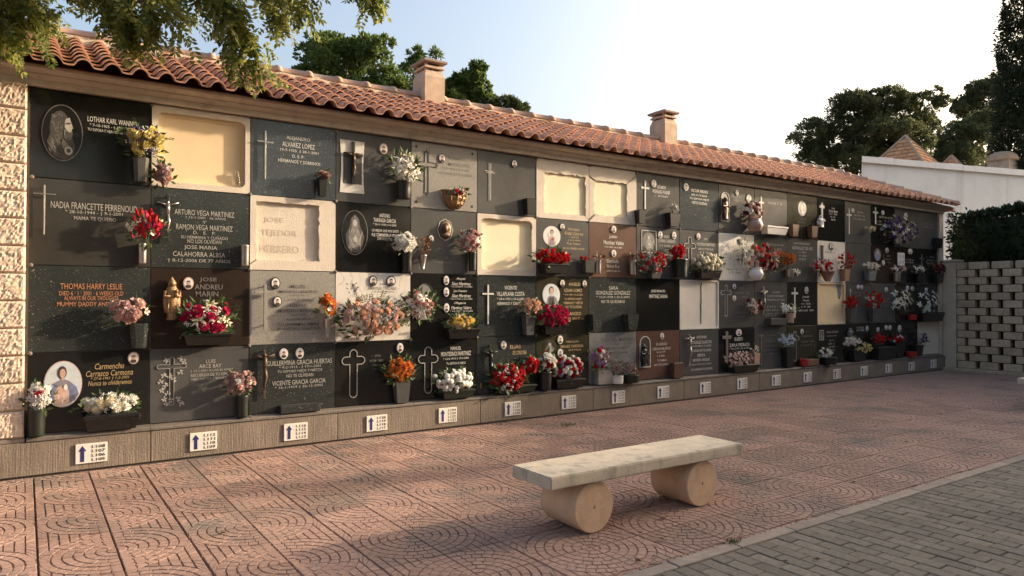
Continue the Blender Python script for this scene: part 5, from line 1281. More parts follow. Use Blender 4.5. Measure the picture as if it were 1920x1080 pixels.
t([('ELIAS',966,650,20,7),('DE CORDOBA',974,661,26,7)],'gold')
b = MB(); p_ = W(901,723); b.box((p_.x-.012,-.006,p_.z-.03),(p_.x+.012,.001,p_.z+.03), bev=.002); child(CUR, b, 'clasp', M['bronze'])
vase(5,3,'low dark tray under red carnations','trough',930,722,1000,738,'greenplastic','planter')
bouquet(5,3,'big mound of red carnations with white sprays',920,678,994,738,[('carn','red',26,.062),('filler','white',14,.05)],80,.12,leafL=.085,frond=10)
# ---------------------------------------------------------------- columns 7 and 8
recess(6,0,'chipped cream plaster cover with brown cracks, left of a pair','cream2','cement',inset=(.11,.05,.06,.15),rad=.015,jit=.007,deep=.02)
slab(6,1,'grey','dark slab with white oval madonna above red roses')
figure(1034,443,16.5,19,SEATED,rim='porc',back='porc'); medal(1053.5,425.5,5,7,'iron')
t([('Mariano',1075,430,22,5,.3),('Vidal Llorca',1075.5,438,34,6,.3),('* 14-9-1937',1076,445,18,4),('† 6-2-2001',1076,451,24,4),('Tus hijos',1075,457.5,26,5,.3),('no te olvidan nunca',1075,465.5,40,5,.3)],'gold')
vase(6,1,'black trough vase with red roses','trough',1016,494,1060,512,'iron','planter')
bouquet(6,1,'dense dome of bright red roses',1001,463,1073,502,[('rose','red',34,.062)],34,.10,leafL=.08)
vase(6,1,'tapered granite vase with single red bud','box',1093,487,1112,511,'grey')
bouquet(6,1,'single red rosebud in granite vase',1086,478,1100,492,[('rose','red',2,.05)],3,.05)
slab(6,2,'olive','olive brown slab with portrait photo and gold lettering')
figure(1033,553,16.5,21,[('cloth',[(-.6,-.85),(-.4,-.2),(-.1,-.05),(.3,-.1),(.62,-.3),(.7,-.8)]),('hair',E_(0,.42,.28,.34)),('skin',E_(.02,.34,.22,.30)),('hair',[(-.3,-.9),(-.2,-.2),(.3,-.2),(.4,-.9)])],rim='porc',back='skyp')
medal(1053.5,531,5,7.5,'iron'); medal(1095,532,4.5,7.5,'iron')
t([('ANGELES',1077,533,22,6),('AZNAR GOMEZ',1074,544.5,34,6),('* 4-4-1921 † 6-3-2001',1074,553,36,4.5),('TU ESPOSO HIJOS',1074,561,32,5),('HERMANOS Y NIETOS',1074,568,36,5),('NO TE OLVIDAN',1075,575.5,30,5),('FRANCISCO',1076,588,26,6),('~14',1078,597,36,5)],'gold')
vase(6,2,'dark granite box vase with peach roses','box',982,592,1000,628,'grey')
bouquet(6,2,'faded peach and pink roses',974,555,1020,592,[('rose','peach',9,.06),('rose','palepink',4,.055)],22,.08,lm='fern')
vase(6,2,'low black vase under crimson roses','trough',1016,609,1056,626,'black','planter')
bouquet(6,2,'cluster of deep crimson roses',1006,567,1073,619,[('rose','crimson',30,.062)],22,.10,leafL=.08)
slab(6,3,'olive','dark olive slab with oval veiled figure and two portraits')
figure(1030,652,12,14,VEILED,rim='etch',back='olive'); medal(1049.5,637,5,8); medal(1049.5,662,5,8)
t([('PABLO JUAN',1073,641,22,4.5),('BERNABEZ TORREGROSA',1072,649,42,5),('~10',1072,656,34,4)],'gold')
bouquet(6,3,'red carnations above the big mound',980,664,1014,702,[('carn','red',13,.06),('filler','white',4,.045)],30,.09)
bouquet(6,3,'white and red carnations in tall dark vase',1011,656,1046,698,[('carn','white',9,.06),('carn','red',4,.055),('lily','cream',2,.07)],30,.09,leafL=.08)
vase(6,3,'tall dark cylinder vase','cyl',1010,696,1030,727,'iron')
vase(6,3,'black planter with red and white flowers','trough',1038,710,1090,727,'iron','planter')
bouquet(6,3,'red, white and violet carnations in planter',1036,664,1098,714,[('carn','red',10,.06),('carn','white',14,.055),('carn','lilac',4,.05),('carn','burgundy',4,.06)],40,.10)
recess(7,0,'chipped cream plaster cover with cracked edges, right of a pair','cream2','cement',inset=(.08,.16,.09,.17),rad=.015,jit=.007,deep=.02)
slab(7,1,'red','reddish brown slab with two portraits and two metal vases')
medal(1150,430,4.5,6.5); medal(1150,475,4.5,6.5)
t([('Julián',1149,444.5,15,7,.1),('Martínez Valdes',1150,455,38,7.5,.1),('* 9-9-1925 † 6-2-2001',1149,464,34,4),('Gertrudis',1148,489.5,22,7,.1),('Sáenz Eng',1149,500,24,7,.1),('~10',1150,508,26,3.5)])
vase(7,1,'patterned steel tube vase at left','cyl',1117,487,1127,513,'steel')
bouquet(7,1,'brown dried leaves in left tube vase',1116,472,1132,490,[('filler','rust',3,.03)],14,.04,lm='dryleaf',leafL=.06)
vase(7,1,'patterned steel tube vase at right','cyl',1182,489,1192,515,'steel')
bouquet(7,1,'one looped tan dried leaf in right tube vase',1184,468,1192,490,[('filler','rust',1,.03)],5,.04,lm='dryleaf',leafL=.08)
slab(7,2,'speck','speckled slab with faint capitals and two empty black vases')
t([('SARA',1150,540,17,6.5),('GONZALEZ GONZALEZ',1149,549,64,7),('* 15-9-1918 † 22-2-2001',1149,557.5,62,5.5),('NO TE OLVIDAMOS',1149,565.5,44,5.5)],'dtext')
vase(7,2,'black tapered vase at left of slab','box',1107,589,1124,619,'speck')
vase(7,2,'black tapered vase at right of slab','box',1173,589,1194,618,'speck')
slab(7,3,'silver','silver grey slab with dark embossed lettering')
t([('CARTIEL MEDINA',1158,637,60,6.5),('* 29-10-1925 † 1-2-2001',1158,645,56,5.5),('TUS HIJOS Y NIETOS',1156,653,46,5.5),('NO TE OLVIDAN',1158,662,40,5.5)],'gtext')
vase(7,3,'granite block vase on ledge','block',1118,694,1144,717,'light')
bouquet(7,3,'violet and red flowers leaning over ledge',1104,646,1146,696,[('carn','lilac',9,.06),('carn','red',3,.055),('carn','white',4,.055),('rose','dusty',6,.05)],34,.09,lm='fern')
vase(7,3,'small white flower pot on ledge','cyl',1144,704,1163,718,'porc')
bouquet(7,3,'faded greyish pink flowers in white pot',1140,670,1168,706,[('rose','dusty',11,.042),('filler','greywhite',5,.04)],26,.07,lm='fern')
vase(7,3,'small dark green flower pot on ledge','cyl',1168,702,1190,716,'greenplastic')
bouquet(7,3,'faded brownish flowers in dark pot',1164,676,1196,706,[('rose','dusty',9,.042),('filler','greywhite',6,.04)],26,.07,lm='dryleaf')
# ---------------------------------------------------------------- columns 9 and 10
slab(8,0,'grey','dark slab with bright white latin cross and bold white name')
cross(1209,338,392,352.5,7.5,2.6,'ltext',.003,.005); medal(1225,344,4.5,7)
t([('RICARDO',1240,351.5,15,5.5),('WOLFGANG WAGNER',1239,360,33,6.5),('~12',1240,368,26,4)])
vase(8,0,'black box vase at left edge','box',1194,394,1206,419,'iron')
vase(8,0,'wide black box vase at right','box',1252,400,1272,425,'iron')
bouquet(8,0,'grey dried lily in wide black vase',1256,376,1274,402,[('lily','greywhite',4,.08)],6,.06,lm='dryleaf')
slab(8,1,'grey','dark slab with framed etched icon and two portraits')
frame_px(1202,432,1230,474,'etchl',.01); figure(1216,453,12,18,VEILED,back='etchd')
medal(1237,440,4,7); medal(1263,441.5,4,7)
t([('PEDRO',1249.5,444,10,4.5),('STURNIA CHAZARRA',1250,452,32,6),('~12',1250,461,28,4),('CARMEN',1248,470,18,5),('~10',1248,478,26,4)],'dtext')
vase(8,1,'square glass-green vase at centre','box',1217,508,1237,522,'grey')
bouquet(8,1,'loose red and pink carnations',1193,466,1256,514,[('carn','red',14,.055),('carn','dusty',10,.05),('filler','greywhite',6,.045)],46,.10,frond=6)
bouquet(8,1,'bright red carnations in tall vase',1256,455,1288,488,[('carn','red',13,.055)],16,.08)
vase(8,1,'tall green cylinder vase','cyl',1263,486,1281,520,'greenplastic')
slab(8,2,'black','plain glossy black slab with two lines of white capitals')
t([('JOSE MANUEL',1234,546.5,27,6),('MARTINEZ ARANA',1234,555.5,34,7)])
slab(8,3,'red','reddish brown slab with white gothic arch icon')
arch(1209,630,689,10,'ltext','hair',.012); statue(1209,645,687,7,'iron',False); medal(1240.5,630,3.5,6)
t([('EUGENIO',1240,645,20,5),('CERDAN MUÑOZ',1240,653,34,6),('4-12-1979',1239,660,16,3.5),('1-2-2001',1239,667,14,3.5),('TU FAMILIA',1241,675.5,18,4),('NO TE OLVIDA',1240,683.5,27,4)])
vase(8,3,'empty red brown granite block vase','block',1260,680,1277,706,'red')
slab(9,0,'speckb','blue-grey speckled slab with portrait and white lettering')
medal(1285.5,350.5,4.5,7)
t([('VICTOR VERLING',1311,358.5,31,5.5),('~11',1311,366.5,30,4),('TU ESPOSA HIJOS',1311,374,36,5),('NIETOS OLVIDAN',1311,381,28,5)])
slab(9,1,'grey','dark slab with rounded outline cross above cream pompoms')
outline_cross(1293,444,512,461,11,7,'etchl'); medal(1308.5,443,3.5,6)
t([('JOSE',1322.5,449,7,5),('MONTESINOS MARTINEZ',1323,458.5,34,5.5),('~12',1323,467,28,4),('~8',1323,474,22,4)],'dtext')
bouquet(9,1,'round cream pompom chrysanthemums',1300,473,1357,512,[('pompom','cream',13,.072)],50,.10,leafL=.09)
vase(9,1,'low dark vase under cream pompoms','trough',1308,505,1346,522,'iron','planter')
recess(9,2,'whitish split board cover with long vertical crack','board','board',inset=(.02,.02,.02,.02),rad=.03,deep=.012)
b = MB(); q0, q1 = W(1314,530,.012), W(1314,607,.012); rr = random.Random(2)
pts = [(q0.x+rr.gauss(0,.004), .009, q0.z+(q1.z-q0.z)*i/9) for i in range(10)]; b.tube(pts, [.006+.003*rr.random() for _ in pts], 5); child(CUR, b, 'crack', M['gtext'])
slab(9,3,'grey','dark slab with slim crucifix and eight lines of capitals')
crucifix(1290.5,626,686,635,8.5,2.4,'steel','steel')
t([('ANTONIO',1315,632,19,5),('GONZALEZ ALARCON',1314,641.5,39,6),('* 8-10-1904 † 9-3-2001',1314,649,38,4.5),('TU ESPOSA NO TE OLVIDA',1314,657,38,4.5),('PEPITA',1314.5,666,14,5.5),('BONDIN VANQUE',1314.5,675,31,6),('* 20-3-1914 † 10-11-2015',1314,683,38,4),('TUS SOBRINOS TE OLVIDAN',1315,692,40,4)],'ltext')
# ---------------------------------------------------------------- columns 11 and 12
slab(10,0,'grey','dark slab with arched niche holding a bronze figure')
arch(1359,360,415,7.5,'ltext','hair',.009); statue(1361,368,411,6.5,'dbronze',False); medal(1381,361.5,3,5.5); medal(1403,372,4.5,7.5)
t([('~9',1381,369,18,5),('~8',1382,376,14,5)],'etch')
vase(10,0,'pinkish marble urn','urn',1399,411,1418,434,'pvase')
bouquet(10,0,'pink, white and burgundy mixed flowers in marble urn',1391,374,1434,414,[('carn','white',6,.055),('carn','pink',7,.055),('carn','burgundy',8,.055)],18,.09)
slab(10,1,'marble','white marble slab with oval portrait and etched picture')
medal(1388.5,453,4,6,'iron')
t([('~8',1388,480,16,4),('~8',1390,487,22,4),('~14',1379,505,34,4),('~10',1378,511,22,4)],'gtext')
mb = MB(); rr = random.Random(14)
for i in range(34):
    p_ = W(rr.uniform(1352,1376), rr.uniform(462,500)); a_ = rr.uniform(0,3); mb.poly([(p_.x,-.0032,p_.z),(p_.x+.05*math.cos(a_),-.0032,p_.z+.03*math.sin(a_)),(p_.x+.06*math.cos(a_+.2),-.0032,p_.z+.04*math.sin(a_+.2))])
child(CUR, mb, 'etched_picture', M['silver'], fix=False)
bouquet(10,1,'thin white and grey spray before marble slab',1383,444,1406,496,[('filler','greywhite',7,.05),('lily','white',4,.06)],22,.07,lm='fern',frond=5)
vase(10,1,'round white porcelain vase','urn',1402,502,1420,526,'porc')
slab(10,2,'grey','charcoal slab with faint trefoil outline cross')
outline_cross(1361,537,591,549,8.5,5,'etchl','trefoil'); medal(1376,537,3,5); medal(1376,559,3,5)
t([('~5',1390,540,10,4),('~12',1391,549,26,5),('~9',1391,557,18,4),('~6',1389,570,12,4),('~10',1389,586,20,4),('~7',1389,594,14,4)],'etch')
slab(10,3,'black','black slab with steel cross above pink blossoms')
cross(1360.5,622,676,632.5,8,4,'steel',.015,.012); medal(1384.5,623.5,5,6.5)
t([('ELISEO',1384.5,635.5,15,6),('ZAPLA PEDRAZA',1386.5,646.5,38,6),('* 26-2-1934 † 21-12-2002',1386.5,653.5,38,4)],'ltext')
vase(10,3,'long black planter with pink blossoms','trough',1370,683,1418,697,'iron','planter')
bouquet(10,3,'bushy small pale pink blossoms in long planter',1361,655,1415,691,[('bell','palepink',40,.04),('bell','dusty',16,.038)],26,.10)
slab(11,0,'grey','dark slab with tall bright white cross upright and faint name')
cross(1426.5,368,427,380,5,2.4,'ltext',.003,.005); t([('~12',1452,381.5,30,5)],'dtext')
vase(11,0,'low white marble planter without flowers','trough',1432,425,1470,440,'porc','planter')
slab(11,1,'grey','dark slab almost hidden behind a mixed bouquet')
t([('~12',1455,459,28,4),('~12',1455,467,26,4)],'dtext')
bouquet(11,1,'large bouquet of red, orange and pink flowers',1400,452,1468,514,[('carn','red',7,.065),('carn','salmon',12,.06),('carn','burgundy',6,.065),('carn','palepink',10,.055),('lily','cream',5,.08)],40,.12,leafL=.08,frond=5)
vase(11,1,'pair of slim steel tubes under bouquet','cyl',1427,505,1434,524,'steel')
slab(11,2,'grey','dark slab with slim crucifix and two blocks of lettering')
crucifix(1429,537,590,547,7.5,2.2,'steel','steel')
t([('~8',1455,548,14,4),('~14',1455,555,34,4.5),('~13',1455,562,34,4),('~9',1446,575,17,4),('~13',1450,581.5,28,4),('~13',1449,588,30,4),('~11',1447,592,24,3)],'dtext')
bouquet(11,2,'pink and burgundy lily bunch',1400,555,1434,592,[('lily','pink',9,.075),('carn','burgundy',5,.055),('lily','white',3,.06)],22,.09)
vase(11,2,'low grey granite block vase','block',1442,597,1470,609,'grey')
slab(11,3,'grey','dark grey slab with worn lettering beside pink vase')
cross(1427,626,686,629.5,5,1.2,'etch',.002,.003)
t([('~9',1446,628,16,4),('~13',1447,640,34,5),('~11',1446,648,22,4),('~12',1444,656,30,4),('~10',1448,663,18,4)],'etch')
vase(11,3,'slim dusty pink stone vase','box',1410,662,1421,690,'pvase')
bouquet(11,3,'small cream flowers in slim pink vase',1406,645,1424,666,[('bell','cream',7,.045),('carn','palepink',2,.045)],10,.06)
# ---------------------------------------------------------------- columns 13 and 14
slab(12,0,'olive','greyish slab with large oval portrait and two brown vases')
figure(1503.5,391,8,14,[('hair',E_(-.1,.1,.6,.6)),('skin',E_(-.05,.05,.34,.42)),('porc',E_(.1,-.6,.4,.25))],rim='porc',back='cloth')
t([('~8',1502.5,410,18,5),('~7',1502.5,417,15,5),('~7',1503,424,14,5)],'btext')
vase(12,0,'square brown stone vase at left','box',1482,421,1494,443,'wood')
vase(12,0,'square brown stone vase at right','box',1518,424,1530,445,'wood')
slab(12,1,'grey','dark slab with four lines of grey capitals')
t([('JUAN FRANCISCO',1503,457.5,31,5),('GONZALEZ DEL RIO',1504,465.5,38,6),('~9',1504,473,14,4),('~8',1504,479.5,16,4),('D E P',1504.5,486,12,4)],'dtext')
vase(12,1,'glossy grey striped cylinder vase','cyl',1474,505,1484,520,'steel')
bouquet(12,1,'shaggy orange chrysanthemums',1460,468,1494,500,[('mum','orange',14,.06),('mum','rust',5,.055)],20,.09)
bouquet(12,1,'white artificial leaves in outlined dish',1484,500,1504,518,[('lily','white',3,.08)],6,.05)
slab(12,2,'black','black slab with white cross and white script')
cross(1489.5,539,596,550,6,2.2,'ltext',.003,.005); medal(1511.5,544,3,6.5)
t([('Josefa',1510,557,13,5,.3),('Hoyos',1511,563.5,12,5,.3),('~8',1511,569.5,18,3.5),('~8',1511,575,18,3.5),('~11',1511,582,28,4)])
bouquet(12,2,'white lilies in slim glass vase',1461,565,1500,592,[('lily','white',8,.075),('lily','greywhite',4,.06)],10,.09)
vase(12,2,'slim pinkish glass tube vase','cyl',1474,587,1484,605,'pvase')
slab(12,3,'olive','olive dark slab with outline cross and red grave candle')
outline_cross(1490,621,678,634,8,5,'etchl'); medal(1503,621.5,2.5,5)
t([('~5',1514,623,6,3),('~11',1515,630,26,4),('~10',1515,640,26,4),('~10',1515,647,28,4)],'etch')
bouquet(12,3,'bluish white chrysanthemums in dark vase',1462,622,1492,652,[('mum','bluewhite',12,.06)],24,.09,leafL=.08)
vase(12,3,'dark tapered vase with bluish white flowers','box',1470,650,1486,688,'iron')
vase(12,3,'red glass grave candle on the ledge','cyl',1501,673,1510,687,'redplastic','grave_candle','candle')
vase(12,3,'low brown stone block on the ledge','block',1511,673,1532,682,'wood')
slab(13,0,'black','black slab with white marble cross figure and white name')
cross(1540,380,416,388,4.5,3,'porc',.003,.012); statue(1540,403,426,6,'porc',False)
t([('Jose',1562,391,6,4.5),('Manuel Ibarra',1562,396,16,5),('~7',1562,401.5,15,3.5),('~6',1562,407,12,3),('~5',1562,412,8,3)])
slab(13,1,'marble','white marble slab with brown column and dark portrait')
medal(1558,462.5,4.5,7,'iron'); mb = MB(); p0, p1 = W(1540,462), W(1540,495); mb.tube([(p0.x,-.012,p0.z),(p1.x,-.012,p1.z)], .02, 10); mb.ball((p0.x,-.014,p0.z), (.04,.02,.025), 8, 5); child(CUR, mb, 'column_relief', M['terra'])
t([('~10',1556,473,24,4)],'sgtext')
vase(13,1,'brown cone vase','cone',1536,509,1552,528,'terra')
bouquet(13,1,'red and dusty pink flowers in brown cone vase',1518,483,1566,512,[('carn','red',9,.055),('carn','dusty',9,.05)],22,.09)
recess(13,2,'cream board niche cover with grey stain at upper right','cream','cream',inset=(.03,.03,.05,.02),rad=.02,deep=.02)
b = MB(); x_, z_ = W(1571,543,.02).x, W(1571,543,.02).z; b.plate([(x_-.06,z_+.09),(x_+.09,z_+.10),(x_+.1,z_-.05),(x_+.05,z_-.16),(x_+.0,z_-.15),(x_-.02,z_-.02)], .0175, .0205); child(CUR, b, 'stain', M['silver'])
slab(13,3,'black','black slab with small framed icon and white script')
frame_px(1536,619,1544,638,'etchl',.012); figure(1540,628.5,3.5,9,VEILED,back='etchd')
t([('Amalia de Dueña',1560,622,22,5,.2),('~8',1560,629.5,20,3),('~6',1560.5,638,13,3),('~7',1561,644,17,4),('~6',1561,650,14,4),('~4',1561,656,9,3)],'dtext')
bouquet(13,3,'white flowers in small dark vase on ledge',1535,650,1562,674,[('mum','white',10,.055),('filler','white',4,.04)],24,.09)
vase(13,3,'small black vase on ledge','cyl',1540,669,1556,682,'iron')
# ---------------------------------------------------------------- columns 15 to 18
slab(14,0,'grey','dark slab with thin white cross, portrait and three text lines')
cross(1591.5,391,439,403,4.5,1.6,'ltext',.003,.005); medal(1598,395,2.5,4)
t([('~9',1610,398,18,4.5),('~9',1611,404.5,20,4),('~10',1611,411,22,4)],'dtext')
slab(14,1,'grey','dark slab behind loose red roses')
bouquet(14,1,'red roses on long stems',1571,470,1606,505,[('rose','red',14,.05)],18,.09)
vase(14,1,'reddish brown tapered vase','box',1579,505,1590,527,'terra')
slab(14,2,'grey','dark slab with two portraits over red flowers')
medal(1608.5,538,2.2,4); medal(1615,538.5,2.2,4); t([('~11',1615,549,24,3.5),('~4',1612,554,9,3)],'etch')
cross(1594,541,556,545,2,1,'etchl',.002,.003)
bouquet(14,2,'red and orange flowers with green leaves',1584,551,1610,580,[('carn','red',12,.055),('carn','rust',5,.05)],26,.09)
vase(14,2,'dark square vase under red flowers','box',1590,578,1603,603,'grey')
slab(14,3,'black','black slab with pale robed figure and white name')
statue(1595.5,615,634,4,'silver',False); t([('~6',1613,614,14,4.5),('~7',1613,619,15,4.5)],'ltext'); medal(1625,616,2,5)
bouquet(14,3,'white hydrangea-like blooms',1580,629,1617,651,[('mum','white',14,.055),('carn','palepink',4,.05)],22,.09)
bouquet(14,3,'pale yellow chrysanthemums low on ledge',1604,640,1637,664,[('mum','paleyellow',12,.05),('lily','cream',2,.06)],20,.09)
vase(14,3,'dark vase under white and yellow blooms','box',1596,655,1622,676,'iron')
slab(15,0,'black','dark slab with slim cross and long white name')
cross(1641,388,420,398.5,4.5,1.8,'ltext',.003,.005); medal(1654.5,399,2.5,4.5)
t([('~13',1657,407.5,34,4.5),('~6',1647,415,12,3.5),('~10',1652,421,22,3.5)],'dtext')
bouquet(15,0,'small cream white cluster',1621,422,1645,436,[('mum','cream',8,.05)],8,.07)
slab(15,1,'brownblack','dark slab with bluish veiled woman picture and two portraits')
figure(1645,477,7,12,[('blue',E_(0,-.2,.8,.8)),('cloth',E_(0,.3,.4,.5)),('skin',E_(.1,.3,.22,.3))],back='skyp' if 0 else 'etchd'); medal(1662.5,469.5,2.6,5); medal(1655.5,493,2,5)
t([('~6',1663,480,14,3.5),('~7',1663,486,15,3.5),('~6',1664,492,12,3.5)],'etch')
bouquet(15,1,'cream chrysanthemums and peach gladioli',1620,489,1652,508,[('mum','white',8,.055),('carn','peach',4,.05)],10,.09)
vase(15,1,'grey striped square vase','box',1624,506,1640,526,'silver')
slab(15,2,'grey','dark slab with red flowers and pink lily')
medal(1661,543,2.6,4.5); t([('~8',1664,560,14,3),('~8',1664,566,14,3),('~8',1664,573,14,3)],'etch')
bouquet(15,2,'deep red flowers beside pink lily',1623,543,1660,582,[('carn','red',12,.06),('lily','pink',4,.09)],18,.10)
vase(15,2,'grey square vase under deep red flowers','box',1632,580,1642,602,'grey')
slab(15,3,'black','black slab with two portraits over red ribbon flowers')
medal(1661,614.5,2.3,4.5); medal(1668,614.5,2.3,4.5); medal(1645.5,618,2,4.5)
bouquet(15,3,'dark red ribbon-like flowers',1638,624,1662,646,[('carn','red',10,.055)],16,.09)
vase(15,3,'low black vase under ribbon-like flowers','trough',1640,650,1676,672,'iron','planter')
slab(16,0,'grey','dark slab behind a large violet and white bouquet')
medal(1697.5,404.5,2.6,5.5)
bouquet(16,0,'large violet, blue and white bouquet',1660,400,1726,458,[('carn','purple',18,.065),('lily','white',14,.08),('carn','greywhite',10,.055),('lily','lilac',5,.07)],30,.13,leafL=.08)
vase(16,0,'slim glass vases under violet bouquet','cyl',1675,440,1684,457,'steel')
slab(16,1,'black','dark slab with small white blue printed plaque')
panel_px(1682.5,474,1695,498,'porc','plaque',-.012); t([('~4',1689,481,9,6),('~4',1689,491,9,7)],'arrow',-.0135); medal(1706,471.5,3.5,5)
t([('~7',1706,487,18,3.5),('~7',1705,492,18,3.5)],'dtext')
bouquet(16,1,'pink and white lilies below printed plaque',1671,495,1704,512,[('carn','pink',6,.05),('lily','white',6,.065)],8,.09)
vase(16,1,'two slim steel tubes under pink lilies','cyl',1677,511,1684,528,'steel')
slab(16,2,'black','dark slab with two portraits behind white lilies')
medal(1701,540,2.6,4.5); medal(1710,541,2.6,4.5)
bouquet(16,2,'big creamy white lilies and green leaves',1671,538,1716,584,[('lily','white',16,.085),('lily','cream',8,.08)],20,.12)
vase(16,2,'red glass grave candle on dark bracket','cyl',1704,590,1712,600,'redplastic','grave_candle','candle')
slab(16,3,'black','black slab with portrait and red white posy')
medal(1686,616,2.8,6.5)
bouquet(16,3,'red posy with white centre',1671,626,1696,644,[('carn','red',9,.055),('carn','white',3,.05)],12,.09)
vase(16,3,'black square vase under red white posy','box',1676,643,1692,670,'iron')
vase(16,3,'red glass grave candle near the wall end','cyl',1699,659,1709,671,'redplastic','grave_candle','candle')
slab(17,0,'grey','dark slab with faint text at the top right corner of wall')
t([('~9',1740,420,18,3.5),('~9',1740,426,18,3.5)],'etch')
vase(17,0,'small black wall vase at the wall end','box',1753,447,1764,465,'iron')
slab(17,1,'black','dark slab with slim cross behind white lilies')
cross(1728,477,500,485,4,1.5,'steel',.003,.005); t([('~8',1744,482,14,3.5),('~8',1744,488,14,3.5),('~8',1744,494,14,3.5)],'dtext')
bouquet(17,1,'white lilies near the wall end',1709,495,1738,514,[('lily','white',10,.065)],10,.09)
vase(17,1,'slim dark tube vase under white lilies','cyl',1718,512,1726,530,'iron')
bouquet(17,1,'dark red and yellow mixed flowers at the wall end',1750,488,1774,516,[('carn','burgundy',9,.05),('carn','yellow',2,.045),('carn','rust',5,.045)],18,.09)
vase(17,1,'black square vase at the wall end','box',1753,513,1766,531,'iron')
slab(17,2,'black','dark slab with large white lilies near wall end')
medal(1736,543,2.2,3.5)
bouquet(17,2,'large white lilies with drooping petals',1718,540,1774,592,[('lily','white',18,.09),('lily','greywhite',6,.075)],22,.13)
vase(17,2,'wide black box planter under drooping lilies','trough',1724,586,1764,603,'iron','planter')
recess(17,3,'plain cream cement cover at the far end','cement','cement',inset=(.02,.02,.02,.02),rad=.01,deep=.01)
bouquet(17,3,'bluish grey artificial flowers',1720,622,1740,646,[('carn','purple',5,.05),('carn','greywhite',5,.05)],16,.08)
vase(17,3,'small dark pot with bluish grey flowers','box',1713,647,1728,672,'iron')
run_text()

# ================================================================== NUMBER SIGNS ON THE PLINTH
SX = [(171,849,62,38),(381,827,52,33),(554,809,43,34),(706,793,38,31),(839,778,33,28),(961,766,29,26),(1066,754,27,25),(1159,744,25,24),(1243,735,22,22),(1322,727,20,21),(1391,719,19,20),(1455,713,16.5,19),(1514,707,15.5,19),(1569,701,14,18),(1620,695.5,13.5,17),(1666,690.5,13,16),(1709,686.5,12,15.5),(1750,682,11,15)]
for k, (xc, yc, wp, hp) in enumerate(SX):
    yq = -.0835; x0, x1 = W(xc-wp/2, yc, yq).x, W(xc+wp/2, yc, yq).x; zc = W(xc, yc, yq).z; hw = .108; xm = (x0+x1)/2; zh = .077
    e = empty('number_sign', (xm, yq, zc-zh)); n0 = 105+4*k
    tag(e, 'white plate with blue arrow and four numbers under the %s niche column' % ORD[k], 'sign', 'number signs along the plinth')
    b = MB(); b.box((xm-hw, yq-.008, zc-zh), (xm+hw, yq+.0015, zc+zh), bev=.002); child(e, b, 'plate', M['plate'])
    b = MB(); ax = xm-.062; y_ = yq-.0095
    b.poly([(ax-.013,y_,zc-.062),(ax+.013,y_,zc-.062),(ax+.013,y_,zc+.02),(ax+.028,y_,zc+.02),(ax,y_,zc+.062),(ax-.028,y_,zc+.02),(ax-.013,y_,zc+.02)]); child(e, b, 'arrow', M['arrow'], fix=False)
    mb = MB()
    for i in range(4):
        cu = bpy.data.curves.new('numbers', 'FONT'); cu.body = 'I.%d' % (n0+3-i); cu.resolution_u = 2; cu.offset = .016; ob = bpy.data.objects.new('numbers', cu); me = ob.to_mesh()
        xs_ = [v.co.x for v in me.vertices]; ax0, bx0 = min(xs_), max(xs_); n_ = len(mb.v)
        for v in me.vertices: mb.v.append((xm+.002+(v.co.x-ax0)/(bx0-ax0)*.092, y_, zc+.043-i*.034+v.co.y/.7*.022-.004))
        for p_ in me.polygons: mb.f.append(tuple(q+n_ for q in p_.vertices)); mb.mi.append(0)
        ob.to_mesh_clear(); bpy.data.objects.remove(ob); bpy.data.curves.remove(cu)
    child(e, mb, 'numbers', M['btext'], fix=False)

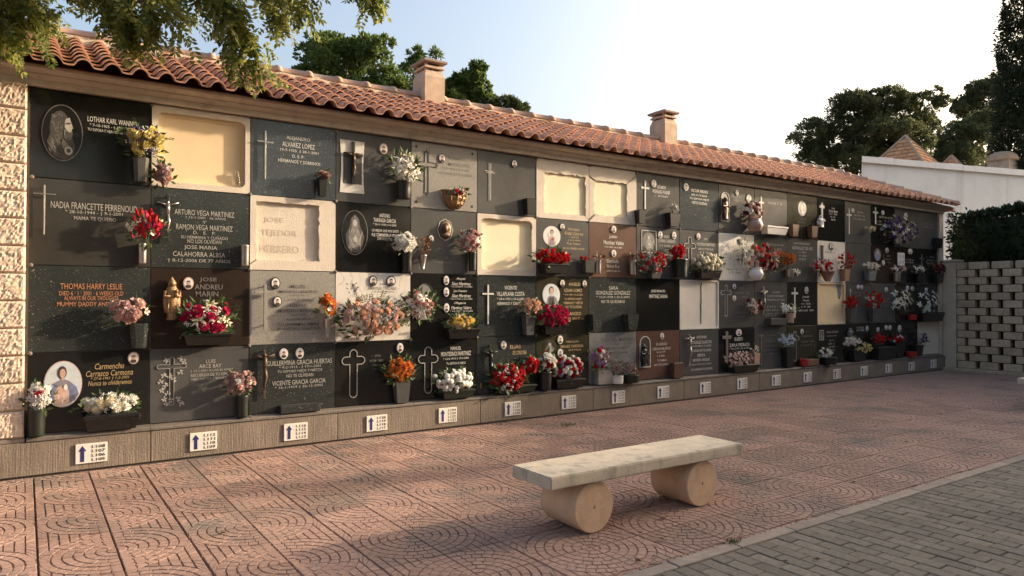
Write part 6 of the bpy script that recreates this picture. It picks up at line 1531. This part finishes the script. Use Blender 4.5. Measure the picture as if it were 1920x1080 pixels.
# ================================================================== BENCHES, FALLEN LEAVES
def bench(x0, x1, yf, yb, label, seed):
    e = empty('bench', ((x0+x1)/2, (yf+yb)/2, 0)); tag(e, label, 'bench'); zt = .375
    bm = bmesh.new(); bmesh.ops.create_cube(bm, size=1)
    for v in bm.verts: v.co = Vector(((x0+x1)/2+v.co.x*(x1-x0), (yf+yb)/2+v.co.y*(yb-yf), zt-.036+v.co.z*.072))
    bmesh.ops.subdivide_edges(bm, edges=[q for q in bm.edges if abs(q.verts[0].co.x-q.verts[1].co.x) > .5], cuts=14)
    bmesh.ops.bevel(bm, geom=[q for q in bm.edges if q.calc_face_angle(0) > 1], offset=.007, segments=2, affect='EDGES')
    for v in bm.verts: v.co += Vector((0, mnoise.noise(v.co*9+Vector((seed,0,0)))*.003, mnoise.noise(v.co*8+Vector((0,seed,0)))*.0025))
    mb = MB(); mb.bm(bm); child(e, mb, 'seat', M['bench'])
    for xc in (x0+.345, x1-.38):
        mb = MB(); r_ = .150; n = 40; ya, ye = yf+.03, yb-.02; prof = [(r_-.006, ya), (r_, ya+.006), (r_, ye-.006), (r_-.006, ye)]
        vs = []; fs = []
        for r2, y in prof:
            for k in range(n): a_ = 2*math.pi*k/n; vs.append((xc+r2*math.cos(a_), y, .1495+r2*math.sin(a_)))
        for i in range(3):
            for k in range(n): fs.append((i*n+k, i*n+(k+1)%n, (i+1)*n+(k+1)%n, (i+1)*n+k))
        # front disc with a bored hole
        hv = len(vs); hr = .0085
        for y in (ya, ya+.05):
            for k in range(n): a_ = 2*math.pi*k/n; vs.append((xc+hr*math.cos(a_), y, .1495+hr*1.2*math.sin(a_)))
        for k in range(n): k2 = (k+1) % n; fs.append((k, hv+k, hv+k2, k2)); fs.append((hv+k, hv+n+k, hv+n+k2, hv+k2))
        fs.append(tuple(hv+n+k for k in range(n))); fs.append(tuple(3*n+k for k in range(n)))
        mb.faces(vs, fs); o = child(e, mb, 'leg', M['drum'])
        for p_ in o.data.polygons: p_.use_smooth = abs(p_.normal.y) < .3
        mb = MB(); mb.tube([(xc, ya+.049, .1495), (xc, ya+.046, .1495)], hr*.98, 10); mb2 = mb.build('bore', M['hole'], o); 
    return e
bench(2.345, 4.01, -3.465, -3.085, 'pale stone bench with two drum legs on the pink tiles', 3)
bench(10.17, 11.83, -3.23, -2.85, 'second stone bench just entering at the right edge', 8)
LEAFL = []
for i, (px, py) in enumerate([(1240,1012),(1200,1000),(1244,972),(1315,1000),(1225,1045),(1196,1053),(1398,890),(1545,848),(1600,905),(1530,1050),(1470,1055),(1590,1060),(1560,830),(1150,860),(720,1010),(420,1000),(1780,790),(1700,830)]):
    p_ = G(px, py, .004); mb = MB(); rr = random.Random(i); o = empty('fallen_leaf', p_)
    n_ = 6; L_ = rr.uniform(.015,.032); a_ = rr.uniform(0,6.28); vs = [(0,0,.002)]
    for k in range(n_): q = a_+2*math.pi*k/n_; rad = L_*(1 if k % 3 == 0 else .5); vs.append((rad*math.cos(q), rad*math.sin(q), .002+rr.uniform(0,.012)))
    mb.faces(vs, [(0,1+k,1+(k+1)%n_) for k in range(n_)]); bpy.data.objects.remove(o); o = mb.build('fallen_leaf', M['dryleaf'], None, fix=False); o.location = p_
    tag(o, 'small dry brown leaf lying on the paving', 'leaf', 'fallen leaves on the paving', shared=True)
rr = random.Random(44); p_ = G(1374,1020,.0); mb = MB()
for i in range(60): q = p_ + Vector((rr.gauss(0,.03), rr.gauss(0,.02), rr.random()*.02)); leaf_quad(mb, q, rvec(rr)+Vector((0,0,.6)), rvec(rr), .022, .008)
tag(mb.build('weed_tuft', M['fern'], None, fix=False), 'small dark weed tuft growing at the kerb edge', 'weed')
p_ = G(1065,798,0); mb = MB()
for i in range(80): q = p_ + Vector((rr.gauss(0,.06), rr.gauss(0,.05), rr.random()*.012)); leaf_quad(mb, q, rvec(rr)+Vector((0,0,.4)), rvec(rr), .025, .009)
tag(mb.build('weed_tuft', M['fern'], None, fix=False), 'flat green weed patch between tiles near the plinth', 'weed')
